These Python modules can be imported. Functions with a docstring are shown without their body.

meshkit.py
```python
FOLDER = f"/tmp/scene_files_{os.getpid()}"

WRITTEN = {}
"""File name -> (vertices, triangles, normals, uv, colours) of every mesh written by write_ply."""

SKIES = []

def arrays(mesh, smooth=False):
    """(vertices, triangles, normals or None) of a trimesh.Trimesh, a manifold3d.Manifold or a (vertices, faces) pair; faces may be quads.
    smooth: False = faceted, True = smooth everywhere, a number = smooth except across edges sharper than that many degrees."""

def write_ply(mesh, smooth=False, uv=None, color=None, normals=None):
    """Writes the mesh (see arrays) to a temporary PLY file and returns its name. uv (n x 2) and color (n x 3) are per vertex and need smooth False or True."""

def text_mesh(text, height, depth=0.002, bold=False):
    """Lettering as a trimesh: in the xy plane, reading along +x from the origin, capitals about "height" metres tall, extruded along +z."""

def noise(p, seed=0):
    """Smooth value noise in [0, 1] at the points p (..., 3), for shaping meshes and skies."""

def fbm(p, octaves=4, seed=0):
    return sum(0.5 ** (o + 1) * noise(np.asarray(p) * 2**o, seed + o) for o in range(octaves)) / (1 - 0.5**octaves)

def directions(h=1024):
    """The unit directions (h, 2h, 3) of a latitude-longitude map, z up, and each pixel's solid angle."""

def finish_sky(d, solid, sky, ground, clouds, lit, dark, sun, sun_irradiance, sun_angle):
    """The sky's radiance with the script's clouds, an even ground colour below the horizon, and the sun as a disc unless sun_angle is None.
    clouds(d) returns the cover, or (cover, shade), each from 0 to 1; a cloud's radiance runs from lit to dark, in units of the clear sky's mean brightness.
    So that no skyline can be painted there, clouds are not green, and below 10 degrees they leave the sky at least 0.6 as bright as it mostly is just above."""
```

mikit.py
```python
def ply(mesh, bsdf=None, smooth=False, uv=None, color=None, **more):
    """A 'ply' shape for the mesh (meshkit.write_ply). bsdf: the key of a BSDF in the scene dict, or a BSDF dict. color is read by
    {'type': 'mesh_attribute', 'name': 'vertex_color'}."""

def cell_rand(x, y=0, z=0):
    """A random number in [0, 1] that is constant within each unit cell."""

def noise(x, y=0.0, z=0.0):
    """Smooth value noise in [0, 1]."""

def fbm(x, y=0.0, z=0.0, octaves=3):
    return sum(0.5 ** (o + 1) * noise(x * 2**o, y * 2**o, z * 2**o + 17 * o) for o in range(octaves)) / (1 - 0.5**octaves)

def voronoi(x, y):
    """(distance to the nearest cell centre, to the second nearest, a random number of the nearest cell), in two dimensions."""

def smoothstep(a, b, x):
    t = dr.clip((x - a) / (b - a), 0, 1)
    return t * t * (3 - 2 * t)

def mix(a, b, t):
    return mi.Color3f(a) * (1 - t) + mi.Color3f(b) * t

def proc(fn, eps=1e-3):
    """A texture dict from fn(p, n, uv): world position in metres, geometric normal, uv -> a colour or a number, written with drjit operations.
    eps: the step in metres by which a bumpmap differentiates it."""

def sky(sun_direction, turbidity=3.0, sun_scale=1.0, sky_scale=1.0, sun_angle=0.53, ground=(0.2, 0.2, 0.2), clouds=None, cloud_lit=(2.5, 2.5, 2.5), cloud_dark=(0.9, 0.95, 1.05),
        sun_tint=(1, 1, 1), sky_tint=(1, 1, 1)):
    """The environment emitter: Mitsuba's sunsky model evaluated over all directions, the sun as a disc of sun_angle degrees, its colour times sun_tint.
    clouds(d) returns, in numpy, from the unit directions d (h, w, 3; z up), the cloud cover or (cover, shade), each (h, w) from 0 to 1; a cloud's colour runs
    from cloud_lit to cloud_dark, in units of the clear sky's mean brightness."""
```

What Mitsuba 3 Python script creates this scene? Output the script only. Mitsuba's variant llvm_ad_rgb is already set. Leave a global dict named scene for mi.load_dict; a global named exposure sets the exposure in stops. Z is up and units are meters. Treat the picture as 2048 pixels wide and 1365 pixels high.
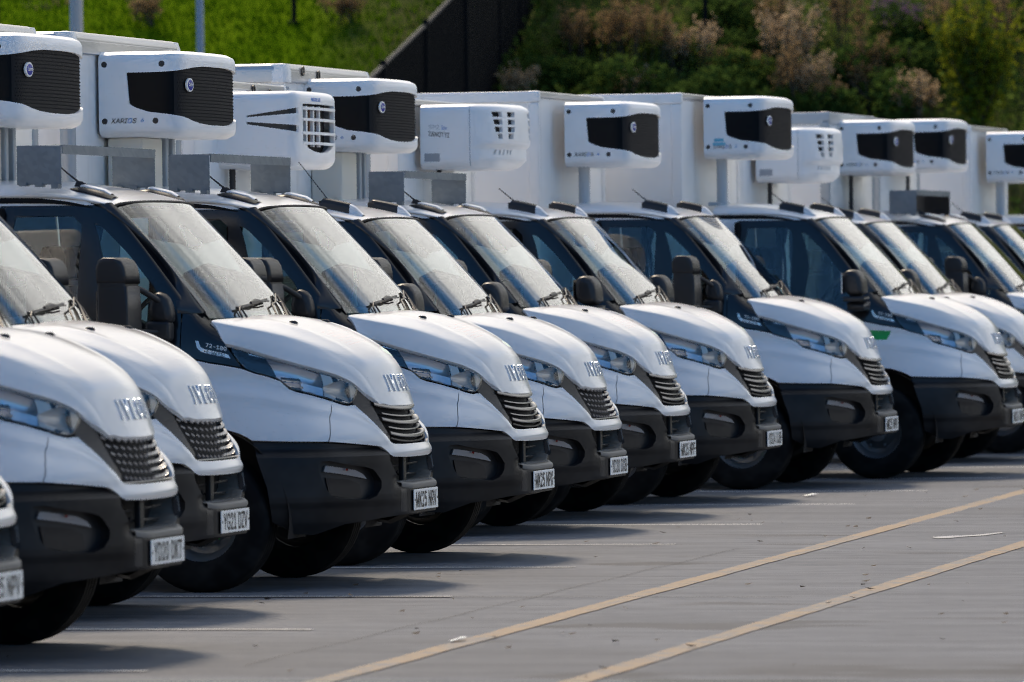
import math, random
import numpy as np
import trimesh, shapely
import mitsuba as mi
import drjit as dr
import mikit, meshkit
from mikit import noise, fbm, smoothstep, mix, proc, voronoi, cell_rand
from shapely.geometry import Polygon, box as sbox
from scipy.interpolate import PchipInterpolator, CubicSpline, RectBivariateSpline, LinearNDInterpolator

random.seed(7)
rng = np.random.default_rng(7)
T = mi.ScalarTransform4f
scene, labels = {}, {}

# ------------------------------------------------------------------ camera, sky, exposure
CAM_H, CAM_F, PITCH, YAW, ROLL = 1.663, 13613.3, 0.009753, math.radians(13.8191), -0.011991
_d = np.array([-math.sin(YAW) * math.cos(PITCH), math.cos(YAW) * math.cos(PITCH), -math.sin(PITCH)])
_r = np.array([math.cos(YAW), math.sin(YAW), 0.0])
_u = np.cross(_r, _d)
_up = -_r * math.sin(ROLL) + _u * math.cos(ROLL)
scene['camera'] = {'type': 'thinlens', 'fov': 2 * math.degrees(math.atan(1024 / CAM_F)), 'fov_axis': 'x',
                   'aperture_radius': 0.024, 'focus_distance': 40.0, 'near_clip': 0.5, 'far_clip': 3000.0,
                   'to_world': T().look_at(origin=[0, 0, CAM_H], target=[float(_d[0]), float(_d[1]), float(CAM_H + _d[2])], up=[float(v) for v in _up])}
SUN = (-0.40, 0.66, 0.98)


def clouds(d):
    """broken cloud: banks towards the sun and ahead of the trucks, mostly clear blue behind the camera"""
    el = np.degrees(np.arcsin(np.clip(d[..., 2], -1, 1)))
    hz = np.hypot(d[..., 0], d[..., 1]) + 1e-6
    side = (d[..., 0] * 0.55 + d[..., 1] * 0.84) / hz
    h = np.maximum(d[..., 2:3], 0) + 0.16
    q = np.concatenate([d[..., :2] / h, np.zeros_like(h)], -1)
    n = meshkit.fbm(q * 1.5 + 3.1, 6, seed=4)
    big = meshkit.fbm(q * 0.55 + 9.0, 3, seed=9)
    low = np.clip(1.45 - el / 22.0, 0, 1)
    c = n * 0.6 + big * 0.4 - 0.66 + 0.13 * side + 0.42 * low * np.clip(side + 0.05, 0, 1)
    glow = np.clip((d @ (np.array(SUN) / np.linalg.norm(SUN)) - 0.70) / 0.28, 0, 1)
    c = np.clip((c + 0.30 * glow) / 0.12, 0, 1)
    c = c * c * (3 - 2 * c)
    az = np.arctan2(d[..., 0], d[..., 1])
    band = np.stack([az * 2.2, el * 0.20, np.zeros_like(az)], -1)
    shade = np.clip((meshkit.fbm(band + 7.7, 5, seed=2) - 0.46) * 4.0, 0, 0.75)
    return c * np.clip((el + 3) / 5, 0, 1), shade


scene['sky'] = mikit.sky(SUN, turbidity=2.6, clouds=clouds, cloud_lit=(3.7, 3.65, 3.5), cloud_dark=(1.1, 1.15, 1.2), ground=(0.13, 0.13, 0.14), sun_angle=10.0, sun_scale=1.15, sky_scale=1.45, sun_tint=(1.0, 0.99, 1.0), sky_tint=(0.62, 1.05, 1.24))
exposure = 1.27

# ------------------------------------------------------------------ materials
def rgb(r, g=None, b=None):
    return {'type': 'rgb', 'value': [r, g if g is not None else r, b if b is not None else r]}


def pr(base, rough=0.5, two=True, **k):
    m = {'type': 'principled', 'base_color': base if isinstance(base, dict) else rgb(*(base if isinstance(base, tuple) else (base,))),
         'roughness': rough, **k}
    return {'type': 'twosided', 'bsdf': m} if two else m


def dirty(base, dirt, scale, lo, hi, amt):
    def fn(p, n, uv):
        f = fbm(p.x * scale, p.y * scale, p.z * scale, 4)
        return mix(base, dirt, smoothstep(lo, hi, f) * amt)
    return proc(fn)


def paint_fn(p, n, uv):
    f = fbm(p.x * 3.0, p.y * 3.0, p.z * 3.0, 4)
    low = 1 - smoothstep(0.70, 1.05, p.z)
    film = fbm(p.x * 0.9, p.y * 0.9 + 5, p.z * 2.2, 3)
    sp = smoothstep(0.83, 0.90, noise(p.x * 85, p.y * 85, p.z * 85)) * smoothstep(0.45, 0.7, film)
    t = smoothstep(0.35, 0.8, f) * 0.10 + low * 0.12 + smoothstep(0.5, 0.75, film) * 0.10 + sp * 0.22
    return mix((0.82, 0.825, 0.83), (0.60, 0.57, 0.52), t)


def boxwall_fn(p, n, uv):
    streak = noise(p.y * 26.0, p.x * 26.0, p.z * 1.1) * noise(p.y * 7.0, p.x * 7.0, p.z * 0.4)
    f = fbm(p.x * 2.0, p.y * 2.0, p.z * 2.0, 3)
    return mix((0.80, 0.80, 0.795), (0.55, 0.52, 0.47), smoothstep(0.30, 0.75, streak) * 0.35 + smoothstep(0.45, 0.8, f) * 0.10)


def unit_fn(p, n, uv):
    f = fbm(p.x * 5.0, p.y * 5.0, p.z * 5.0, 4)
    sp = smoothstep(0.80, 0.86, noise(p.x * 60, p.y * 60, p.z * 60))
    return mix((0.85, 0.85, 0.85), (0.60, 0.57, 0.52), smoothstep(0.45, 0.8, f) * 0.16 + sp * 0.10)


def galv_fn(p, n, uv):
    d1, d2, c = voronoi(p.x * 42 + p.z * 11, p.z * 42 + p.y * 30)
    f = fbm(p.x * 9, p.y * 9, p.z * 9, 3)
    return mix((0.115, 0.145, 0.175), (0.20, 0.235, 0.27), c * 0.3 + f * 0.7)


def plastic_fn(p, n, uv):
    f = fbm(p.x * 4, p.y * 4, p.z * 4, 4)
    return mix((0.007, 0.0075, 0.009), (0.022, 0.022, 0.023), smoothstep(0.3, 0.75, f))


def tyre_fn(p, n, uv):
    f = fbm(p.x * 11, p.y * 11, p.z * 11, 3)
    return mix((0.006, 0.006, 0.0065), (0.019, 0.0185, 0.018), smoothstep(0.35, 0.8, f))


BS = {
    'white_paint': {'type': 'twosided', 'bsdf': {'type': 'roughplastic', 'diffuse_reflectance': proc(paint_fn), 'alpha': 0.045, 'int_ior': 1.5, 'nonlinear': False}},
    'box_white': pr(proc(boxwall_fn), 0.42, clearcoat=0.3, clearcoat_gloss=0.8),
    'unit_white': pr(proc(unit_fn), 0.38, clearcoat=0.35, clearcoat_gloss=0.85),
    'bumper_plastic': pr(proc(plastic_fn), 0.48, specular=0.32),
    'black_plastic': pr((0.016, 0.016, 0.018), 0.42),
    'mirror_plastic': pr((0.017, 0.017, 0.019), 0.46),
    'gloss_black': pr((0.006, 0.007, 0.009), 0.14, clearcoat=0.25, clearcoat_gloss=0.97),
    'pillar_black': pr((0.020, 0.020, 0.023), 0.30, clearcoat=0.3),
    'dark_cavity': pr((0.006, 0.006, 0.007), 0.8),
    'rubber': pr((0.012, 0.012, 0.013), 0.6),
    'tyre_rubber': pr(proc(tyre_fn), 0.8, specular=0.15),
    'steel_rim': pr((0.16, 0.165, 0.17), 0.45, metallic=0.7),
    'emblem_chrome': {'type': 'twosided', 'bsdf': {'type': 'roughconductor', 'material': 'Al', 'alpha': 0.12, 'specular_reflectance': rgb(0.60, 0.66, 0.74)}},
    'reflector': pr((0.72, 0.73, 0.75), 0.22, metallic=0.7),
    'chrome': {'type': 'twosided', 'bsdf': {'type': 'roughconductor', 'material': 'Al', 'alpha': 0.06}},
    'satin_chrome': {'type': 'twosided', 'bsdf': {'type': 'roughconductor', 'material': 'Al', 'alpha': 0.22, 'specular_reflectance': rgb(0.78, 0.77, 0.75)}},
    'grille_metal': pr((0.26, 0.26, 0.265), 0.30, metallic=0.75),
    'grille_bright': pr((0.42, 0.42, 0.43), 0.32, metallic=0.75),
    'lamp_amber_clear': pr((0.36, 0.33, 0.28), 0.3, clearcoat=0.6),
    'lamp_bowl': pr((0.52, 0.49, 0.44), 0.32, metallic=0.45),
    'fog_lens': pr((0.30, 0.30, 0.31), 0.25, metallic=0.35, clearcoat=0.6),
    'lit_ledge_plastic': pr((0.17, 0.163, 0.152), 0.55),  # pale dusty plastic, with the light the ledge catches put into its colour
    'glass': {'type': 'thindielectric', 'int_ior': 1.52, 'specular_transmittance': rgb(0.72, 0.83, 0.84)},
    'side_glass': {'type': 'thindielectric', 'int_ior': 1.52, 'specular_transmittance': rgb(0.40, 0.56, 0.60)},
    'lens': {'type': 'thindielectric', 'int_ior': 1.49, 'specular_transmittance': rgb(0.95)},
    'lens_white': pr((0.66, 0.67, 0.69), 0.18, clearcoat=1.0, clearcoat_gloss=0.98),
    'interior': pr((0.011, 0.0115, 0.013), 0.85, specular=0.15),
    'seat_fabric': pr((0.010, 0.0105, 0.012), 0.9, specular=0.1),
    'galvanised': pr(proc(galv_fn), 0.5, metallic=0.35),
    'aluminium': pr((0.52, 0.53, 0.54), 0.36, metallic=0.65),
    'grey_rail': pr((0.36, 0.40, 0.44), 0.4, metallic=0.2),
    'pipe_grey': pr((0.50, 0.51, 0.52), 0.45),
    'duct_cream': pr((0.68, 0.65, 0.57), 0.5),
    'plate_white': pr((0.78, 0.78, 0.76), 0.35),
    'print_black': pr((0.012, 0.012, 0.012), 0.5),
    'print_blue': pr((0.03, 0.16, 0.50), 0.4),
    'badge_blue': pr((0.015, 0.025, 0.30), 0.3, clearcoat=0.6),
    'print_grey': pr((0.34, 0.36, 0.39), 0.5),
    'sticker_cyan': pr((0.10, 0.42, 0.60), 0.5),
    'sticker_green': pr((0.01, 0.33, 0.06), 0.45),
    'decal_red': pr((0.76, 0.66, 0.63), 0.3, clearcoat=0.8),
    'decal_green': pr((0.66, 0.77, 0.64), 0.3, clearcoat=0.8),
    'chassis': pr((0.014, 0.013, 0.012), 0.7),
    'green_cap': pr((0.10, 0.62, 0.06), 0.4),
    'red_plastic': pr((0.35, 0.02, 0.02), 0.3),
}
for k, v in BS.items():
    scene['mat_' + k] = v

# ------------------------------------------------------------------ mesh helpers
def tm(v, f):
    f = np.asarray(f)
    if f.shape[1] == 4:
        f = np.vstack([f[:, [0, 1, 2]], f[:, [0, 2, 3]]])
    return trimesh.Trimesh(np.asarray(v, float), f, process=False)


def cat(*ms):
    ms = [m for m in ms if m is not None]
    return trimesh.util.concatenate(ms) if len(ms) > 1 else ms[0]


def mir(m):
    v = np.array(m.vertices)
    v[:, 1] *= -1
    return tm(v, np.array(m.faces)[:, ::-1])


def both(m):
    return cat(m, mir(m))


def rbox(lo, hi, c=0.0):
    lo, hi = np.minimum(lo, hi).astype(float), np.maximum(lo, hi).astype(float)
    if c <= 0:
        return trimesh.creation.box(bounds=[lo, hi])
    c = min(c, 0.49 * (hi - lo).min())
    P = []
    for sx in (0, 1):
        for sy in (0, 1):
            for sz in (0, 1):
                k = np.where([sx, sy, sz], hi, lo)
                s = np.where([sx, sy, sz], -1, 1)
                q = 0.36 * c
                for e in ((0, c, c), (c, 0, c), (c, c, 0), (q, q, c), (q, c, q), (c, q, q)):
                    P.append(k + s * np.array(e))
    return trimesh.convex.convex_hull(np.array(P))


def grid(P):
    """A quad sheet through points P (n, m, 3)."""
    n, m = P.shape[:2]
    i, j = np.meshgrid(np.arange(n - 1), np.arange(m - 1), indexing='ij')
    a = i * m + j
    q = np.stack([a, a + m, a + m + 1, a + 1], -1).reshape(-1, 4)
    return tm(P.reshape(-1, 3), q)


def tube(pts, r, n=8, cap=True):
    p = np.asarray(pts, float)
    t = np.gradient(p, axis=0)
    t /= np.linalg.norm(t, axis=1, keepdims=True) + 1e-12
    ref = np.array([0, 0, 1.0]) if abs(t[0, 2]) < 0.9 else np.array([1.0, 0, 0])
    a = np.cross(t, ref)
    a /= np.linalg.norm(a, axis=1, keepdims=True) + 1e-12
    b = np.cross(t, a)
    ang = np.arange(n) * 2 * np.pi / n
    rr = np.broadcast_to(r, (len(p),))[:, None, None]
    v = p[:, None] + rr * (np.cos(ang)[None, :, None] * a[:, None] + np.sin(ang)[None, :, None] * b[:, None])
    i, j = np.meshgrid(np.arange(len(p) - 1), np.arange(n), indexing='ij')
    q = np.stack([i * n + j, i * n + (j + 1) % n, (i + 1) * n + (j + 1) % n, (i + 1) * n + j], -1).reshape(-1, 4)
    f = list(np.vstack([q[:, [0, 1, 2]], q[:, [0, 2, 3]]]))
    v = v.reshape(-1, 3)
    if cap:
        v = np.vstack([v, p[:1], p[-1:]])
        L = (len(p) - 1) * n
        for k in range(n):
            f.append([len(v) - 2, (k + 1) % n, k])
            f.append([len(v) - 1, L + k, L + (k + 1) % n])
    m = tm(v, np.array(f))
    m.fix_normals()
    return m


def extr(poly, h, frame):
    """Polygon (shapely, or points) extruded by h; frame maps (n,3) local points to the place."""
    if not isinstance(poly, Polygon):
        poly = Polygon(poly)
    m = trimesh.creation.extrude_polygon(poly, abs(h), engine='earcut')
    v = np.array(m.vertices)
    if h < 0:
        v[:, 2] += h
    m.vertices = frame(v)
    m.fix_normals()
    return m


XZ = lambda y: (lambda v: np.stack([v[:, 0], y + v[:, 2], v[:, 1]], -1))
YZ = lambda x: (lambda v: np.stack([x + v[:, 2], v[:, 0], v[:, 1]], -1))
XY = lambda z: (lambda v: np.stack([v[:, 0], v[:, 1], z + v[:, 2]], -1))


def lathe(profile, n=32, axis='y', c=(0, 0, 0)):
    """profile [(radius, along)]"""
    p = np.asarray(profile, float)
    a = np.arange(n) * 2 * np.pi / n
    P = np.stack([p[:, :1] * np.cos(a), np.broadcast_to(p[:, 1:2], (len(p), n)), p[:, :1] * np.sin(a)], -1)
    P = np.concatenate([P, P[:, :1]], 1)
    m = grid(P)
    v = np.array(m.vertices)
    if axis == 'x':
        v = v[:, [1, 0, 2]]
    if axis == 'z':
        v = v[:, [0, 2, 1]]
    m.vertices = v + np.array(c)
    m.merge_vertices()
    m.fix_normals()
    return m


def dens(pts, step=0.02):
    out = []
    for a, b in zip(pts[:-1], pts[1:]):
        a, b = np.array(a, float), np.array(b, float)
        k = max(1, int(np.linalg.norm(b - a) / step))
        out += [tuple(a + (b - a) * i / k) for i in range(k)]
    return out + [tuple(pts[-1])]


def chaikin(pts, it=2, closed=False):
    p = np.asarray(pts, float)
    for _ in range(it):
        q = np.roll(p, -1, 0) if closed else p[1:]
        r = p if closed else p[:-1]
        s = np.empty((2 * len(r), p.shape[1]))
        s[0::2], s[1::2] = r * 0.75 + q * 0.25, r * 0.25 + q * 0.75
        p = s if closed else np.vstack([p[:1], s, p[-1:]])
    return [tuple(x) for x in p]


def patch(poly, fn, ds, dt, flange=0.0, direction=None):
    """The part of the surface fn(s, t) -> points that lies in the (s, t) polygon, with a return of depth `flange` along its edge."""
    x0, y0, x1, y1 = poly.bounds
    xs = np.arange(math.floor(x0 / ds), math.ceil(x1 / ds) + 1) * ds
    ys = np.arange(math.floor(y0 / dt), math.ceil(y1 / dt) + 1) * dt
    idx, P, F = {}, [], []

    def vid(a, b):
        k = (round(a / ds * 2e4), round(b / dt * 2e4))
        if k not in idx:
            idx[k] = len(P)
            P.append((a, b))
        return idx[k]

    pp = shapely.prepared.prep(poly)
    for i in range(len(xs) - 1):
        for j in range(len(ys) - 1):
            c = sbox(xs[i], ys[j], xs[i + 1], ys[j + 1])
            if pp.contains(c):
                a, b, cc, d = vid(xs[i], ys[j]), vid(xs[i + 1], ys[j]), vid(xs[i + 1], ys[j + 1]), vid(xs[i], ys[j + 1])
                F += [(a, b, cc), (a, cc, d)]
            elif pp.intersects(c):
                g = poly.intersection(c)
                for s in getattr(g, 'geoms', [g]):
                    if s.geom_type != 'Polygon' or s.area < 1e-9:
                        continue
                    v, f = trimesh.creation.triangulate_polygon(s, engine='earcut')
                    ids = [vid(*q) for q in v]
                    for t in f:
                        q = [ids[k] for k in t]
                        if len(set(q)) == 3:
                            F.append(tuple(q))
    P, F = np.array(P), np.array(F)
    a, b, c = P[F[:, 0]], P[F[:, 1]], P[F[:, 2]]
    neg = ((b - a)[:, 0] * (c - a)[:, 1] - (b - a)[:, 1] * (c - a)[:, 0]) < 0
    F[neg] = F[neg][:, ::-1]
    V = fn(P[:, 0], P[:, 1])
    e = 1e-4
    Nn = np.cross(fn(P[:, 0] + e * ds, P[:, 1]) - fn(P[:, 0] - e * ds, P[:, 1]), fn(P[:, 0], P[:, 1] + e * dt) - fn(P[:, 0], P[:, 1] - e * dt))
    Nn /= np.linalg.norm(Nn, axis=1, keepdims=True) + 1e-15
    if flange:
        E = {}
        for t in F:
            for k in range(3):
                u, w = int(t[k]), int(t[(k + 1) % 3])
                if (w, u) in E:
                    del E[(w, u)]
                else:
                    E[(u, w)] = 1
        base = len(V)
        ids = sorted({u for q in E for u in q})
        m = {u: base + i for i, u in enumerate(ids)}
        dirs = Nn[ids] if direction is None else np.broadcast_to(np.asarray(direction, float), (len(ids), 3))
        V = np.vstack([V, V[ids] - dirs * flange])
        for u, w in E:
            F = F
        extra = [(u, m[u], m[w]) for u, w in E] + [(u, m[w], w) for u, w in E]
        F = np.vstack([F, np.array(extra)])
    return tm(V, F)


# ------------------------------------------------------------------ the cab's outer skin, measured once: plan curves at several heights
ZK = [0.28, 0.40, 0.56, 0.70, 0.78, 0.98, 1.12, 1.30, 1.45, 2.08, 2.25]
PLAN = [
    [(0.0, 0), (-.002, .14), (-.012, .27), (-.070, .38), (-.140, .50), (-.23, .65), (-.34, .79), (-.49, .89), (-.70, .955), (-1.1, .975), (-2.3, .98)],
    [(0.0, 0), (0, .14), (-.006, .27), (-.062, .38), (-.130, .50), (-.22, .65), (-.33, .80), (-.48, .91), (-.70, .975), (-1.1, .99), (-2.3, 1.0)],
    [(0.0, 0), (0, .14), (-.006, .27), (-.062, .38), (-.130, .50), (-.22, .65), (-.33, .80), (-.48, .91), (-.70, .975), (-1.1, .99), (-2.3, 1.0)],
    [(-.034, 0), (-.038, .14), (-.050, .27), (-.073, .38), (-.122, .50), (-.208, .655), (-.315, .79), (-.47, .90), (-.70, .965), (-1.1, .99), (-2.3, 1.0)],
    [(-.045, 0), (-.050, .14), (-.061, .27), (-.080, .38), (-.117, .50), (-.195, .65), (-.300, .785), (-.46, .89), (-.70, .955), (-1.1, .985), (-2.3, 1.0)],
    [(-.10, 0), (-.107, .14), (-.130, .27), (-.170, .38), (-.235, .50), (-.32, .62), (-.42, .71), (-.56, .785), (-.76, .86), (-1.1, .93), (-2.3, .985)],
    [(-.145, 0), (-.15, .14), (-.165, .27), (-.205, .38), (-.27, .50), (-.35, .60), (-.44, .67), (-.58, .745), (-.76, .81), (-1.1, .90), (-2.3, .97)],
    [(-.35, 0), (-.355, .14), (-.37, .27), (-.40, .38), (-.44, .50), (-.50, .60), (-.58, .67), (-.68, .73), (-.82, .79), (-1.1, .875), (-2.3, .955)],
    [(-.85, 0), (-.85, .14), (-.855, .27), (-.86, .38), (-.87, .50), (-.89, .60), (-.91, .67), (-.95, .735), (-1.0, .785), (-1.15, .85), (-2.3, .925)],
    [(-1.5, 0), (-1.5, .14), (-1.5, .27), (-1.5, .38), (-1.5, .50), (-1.5, .60), (-1.505, .66), (-1.515, .70), (-1.54, .735), (-1.62, .76), (-2.3, .785)],
    [(-1.7, 0), (-1.7, .14), (-1.7, .27), (-1.7, .38), (-1.7, .50), (-1.7, .58), (-1.705, .62), (-1.715, .66), (-1.74, .69), (-1.82, .71), (-2.3, .73)],
]
PLAN = np.array(PLAN)
_zg = np.linspace(0.28, 2.25, 240)
_tg = np.linspace(0, 10, 201)
_cx = PchipInterpolator(ZK, PLAN[:, :, 0], axis=0)(_zg)
_cy = PchipInterpolator(ZK, PLAN[:, :, 1], axis=0)(_zg)


def _sm(c, odd):
    full = np.concatenate([(-c[:, :0:-1] if odd else c[:, :0:-1]), c], 1)
    k = np.arange(-10, 11)
    lin = np.stack([np.interp(_tg, k, r) for r in full])
    cub = CubicSpline(k, full, axis=1)(_tg)
    return 0.85 * cub + 0.15 * lin


LX, LY = _sm(_cx, False), _sm(_cy, True)
_sx, _sy = RectBivariateSpline(_zg, _tg, LX, kx=3, ky=3), RectBivariateSpline(_zg, _tg, LY, kx=3, ky=3)


def skin(t, z, off=0.0):
    """Points of the skin; t < 0 is the camera's side (y < 0), z the height, off a distance outwards (number or array)."""
    t, z = np.asarray(t, float), np.asarray(z, float)
    s, a = np.sign(t), np.abs(t)
    x, y = _sx.ev(z, a), _sy.ev(z, a)
    if np.any(off):
        dx, dy = _sx.ev(z, a, dy=1), _sy.ev(z, a, dy=1)
        L = np.hypot(dx, dy) + 1e-9
        x, y = x + off * dy / L, y - off * dx / L
    return np.stack([x, np.where(s < 0, -y, y), z], -1)


def t_of(v, z, mode):
    i = min(max((z - 0.28) / (2.25 - 0.28) * 239, 0), 238.999)
    k, w = int(i), i - int(i)
    if mode == 'x':
        r = LX[k] * (1 - w) + LX[k + 1] * w
        return float(np.interp(-v, -r, _tg))
    r = LY[k] * (1 - w) + LY[k + 1] * w
    return float(np.interp(abs(v), r, _tg))


def tp(pts, mode='x', step=0.02):
    """(x, z) or (|y|, z) points to (t, z) on the camera's side."""
    return [(-t_of(a, z, mode), z) for a, z in dens(pts, step)]


def mpoly(half):
    """A polygon symmetric about the middle from its camera-side boundary, that starts and ends at t = 0."""
    return Polygon(list(half) + [(-a, b) for a, b in half[::-1]]).buffer(0)


def skin_panel(pts, off=0.0, ds=0.2, dt=0.03, flange=0.012):
    fn = (lambda a, b: skin(a, b, off(a, b))) if callable(off) else (lambda a, b: skin(a, b, off))
    pl = pts if isinstance(pts, Polygon) else Polygon(pts).buffer(0)
    return patch(pl, fn, ds, dt, flange)
# ------------------------------------------------------------------ parts of the cab (truck coordinates: x forwards from the number plate, camera side y < 0, z up)
HL = [(-8.214, 1.302), (-7.829, 1.274), (-6.879, 1.217), (-5.562, 1.157), (-4.517, 1.123), (-3.964, 1.093), (-3.76, 1.068), (-3.80, 1.044),
      (-4.10, 1.000), (-4.365, 0.983), (-4.724, 0.994), (-5.331, 1.019), (-6.525, 1.061), (-6.774, 1.077), (-6.912, 1.10), (-7.04, 1.121), (-7.385, 1.145),
      (-7.73, 1.162), (-8.022, 1.188)]
BONNET_LOW = [(-8.243, 1.316), (-7.603, 1.284), (-6.801, 1.235), (-5.457, 1.175), (-4.59, 1.142), (-4.027, 1.107), (-3.72, 1.076), (-3.38, 1.038)]


def sk(t, z, off=0.0):
    return tuple(skin(np.array([t]), np.array([z]), off)[0])


_rows = [
    [(-.855, 0, 1.462), (-.870, -.30, 1.458), (-.900, -.56, 1.452), (-.950, -.780, 1.436), (-.906, -.810, 1.375)],
    [(-.70, 0, 1.450), (-.705, -.30, 1.439), (-.72, -.52, 1.422), (-.745, -.715, 1.392), (-.750, -.785, 1.338)],
    [(-.53, 0, 1.405), (-.535, -.30, 1.390), (-.55, -.48, 1.374), (-.572, -.645, 1.348), (-.585, -.725, 1.290)],
    [(-.365, 0, 1.335), (-.375, -.28, 1.318), (-.39, -.43, 1.305), (-.415, -.560, 1.284), (-.430, -.640, 1.232)],
    [(-.255, 0, 1.268), (-.268, -.25, 1.252), (-.283, -.38, 1.240), (-.312, -.485, 1.220), (-.325, -.560, 1.182)],
    [(-.185, 0, 1.190), (-.198, -.22, 1.180), (-.213, -.33, 1.170), (-.240, -.415, 1.154), (-.258, -.490, 1.128)],
    [(-.142, 0, 1.085), (-.152, -.20, 1.080), (-.167, -.30, 1.075), (-.187, -.375, 1.070), (-.210, -.435, 1.066)],
    [sk(0, .968, .004), sk(-1.0, .970, .004), sk(-1.9, .974, .004), sk(-2.6, .980, .004), sk(-3.1, .997, .004)],
]
def _row(r, low):
    c0, c1, c2, c3 = (np.array(p, float) for p in r[:4])
    c5 = np.array(sk(*low, .003))
    c4 = .5 * (c3 + c5) + np.array([.003, -.006, .002])
    c2b = c2 + .80 * (c3 - c2) + np.array([.001, 0, .0035])
    c3b = c3 + .24 * (c4 - c3) + np.array([.001, -.0035, 0])
    return [c0, c1, c2, c2b, c3, c3b, c4, c5]


BN = np.array([_row(r, BONNET_LOW[i]) for i, r in enumerate(_rows)])
_full = np.concatenate([BN[:, :0:-1] * [1, -1, 1], BN], 1)          # across: +side .. centre .. camera side
_bu = np.array([0, 1, 1.75, 2, 2.25, 3, 4, 5, 6, 7, 7.75, 8, 8.25, 9, 10.])
_bv = np.arange(8)
_bsp = [RectBivariateSpline(_bv, _bu, _full[:, :, k], kx=3, ky=3) for k in range(3)]
_bli = [RectBivariateSpline(_bv, _bu, _full[:, :, k], kx=1, ky=1) for k in range(3)]


def bonnet(u, v):
    """u 0..10 from the far edge over the middle (5) to the camera's edge, v 0 (windscreen) .. 7 (nose)."""
    u, v = np.asarray(u, float), np.asarray(v, float)
    p = np.stack([0.82 * a.ev(v, u) + 0.18 * b.ev(v, u) for a, b in zip(_bsp, _bli)], -1)
    w = np.abs(u - 5)
    rib = np.exp(-((w - 1.75) / 0.32) ** 2) * np.clip((v - 0.2) / 1.5, 0, 1) * np.clip((4.6 - v) / 2.5, 0, 1)
    p[..., 2] += 0.010 * rib                                        # the two long pressings
    return p


_bg = bonnet(*np.meshgrid(np.linspace(1, 9, 60), np.linspace(4.2, 7, 60)))
_bx = LinearNDInterpolator(_bg[..., 1:].reshape(-1, 2), _bg[..., 0].ravel())


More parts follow.
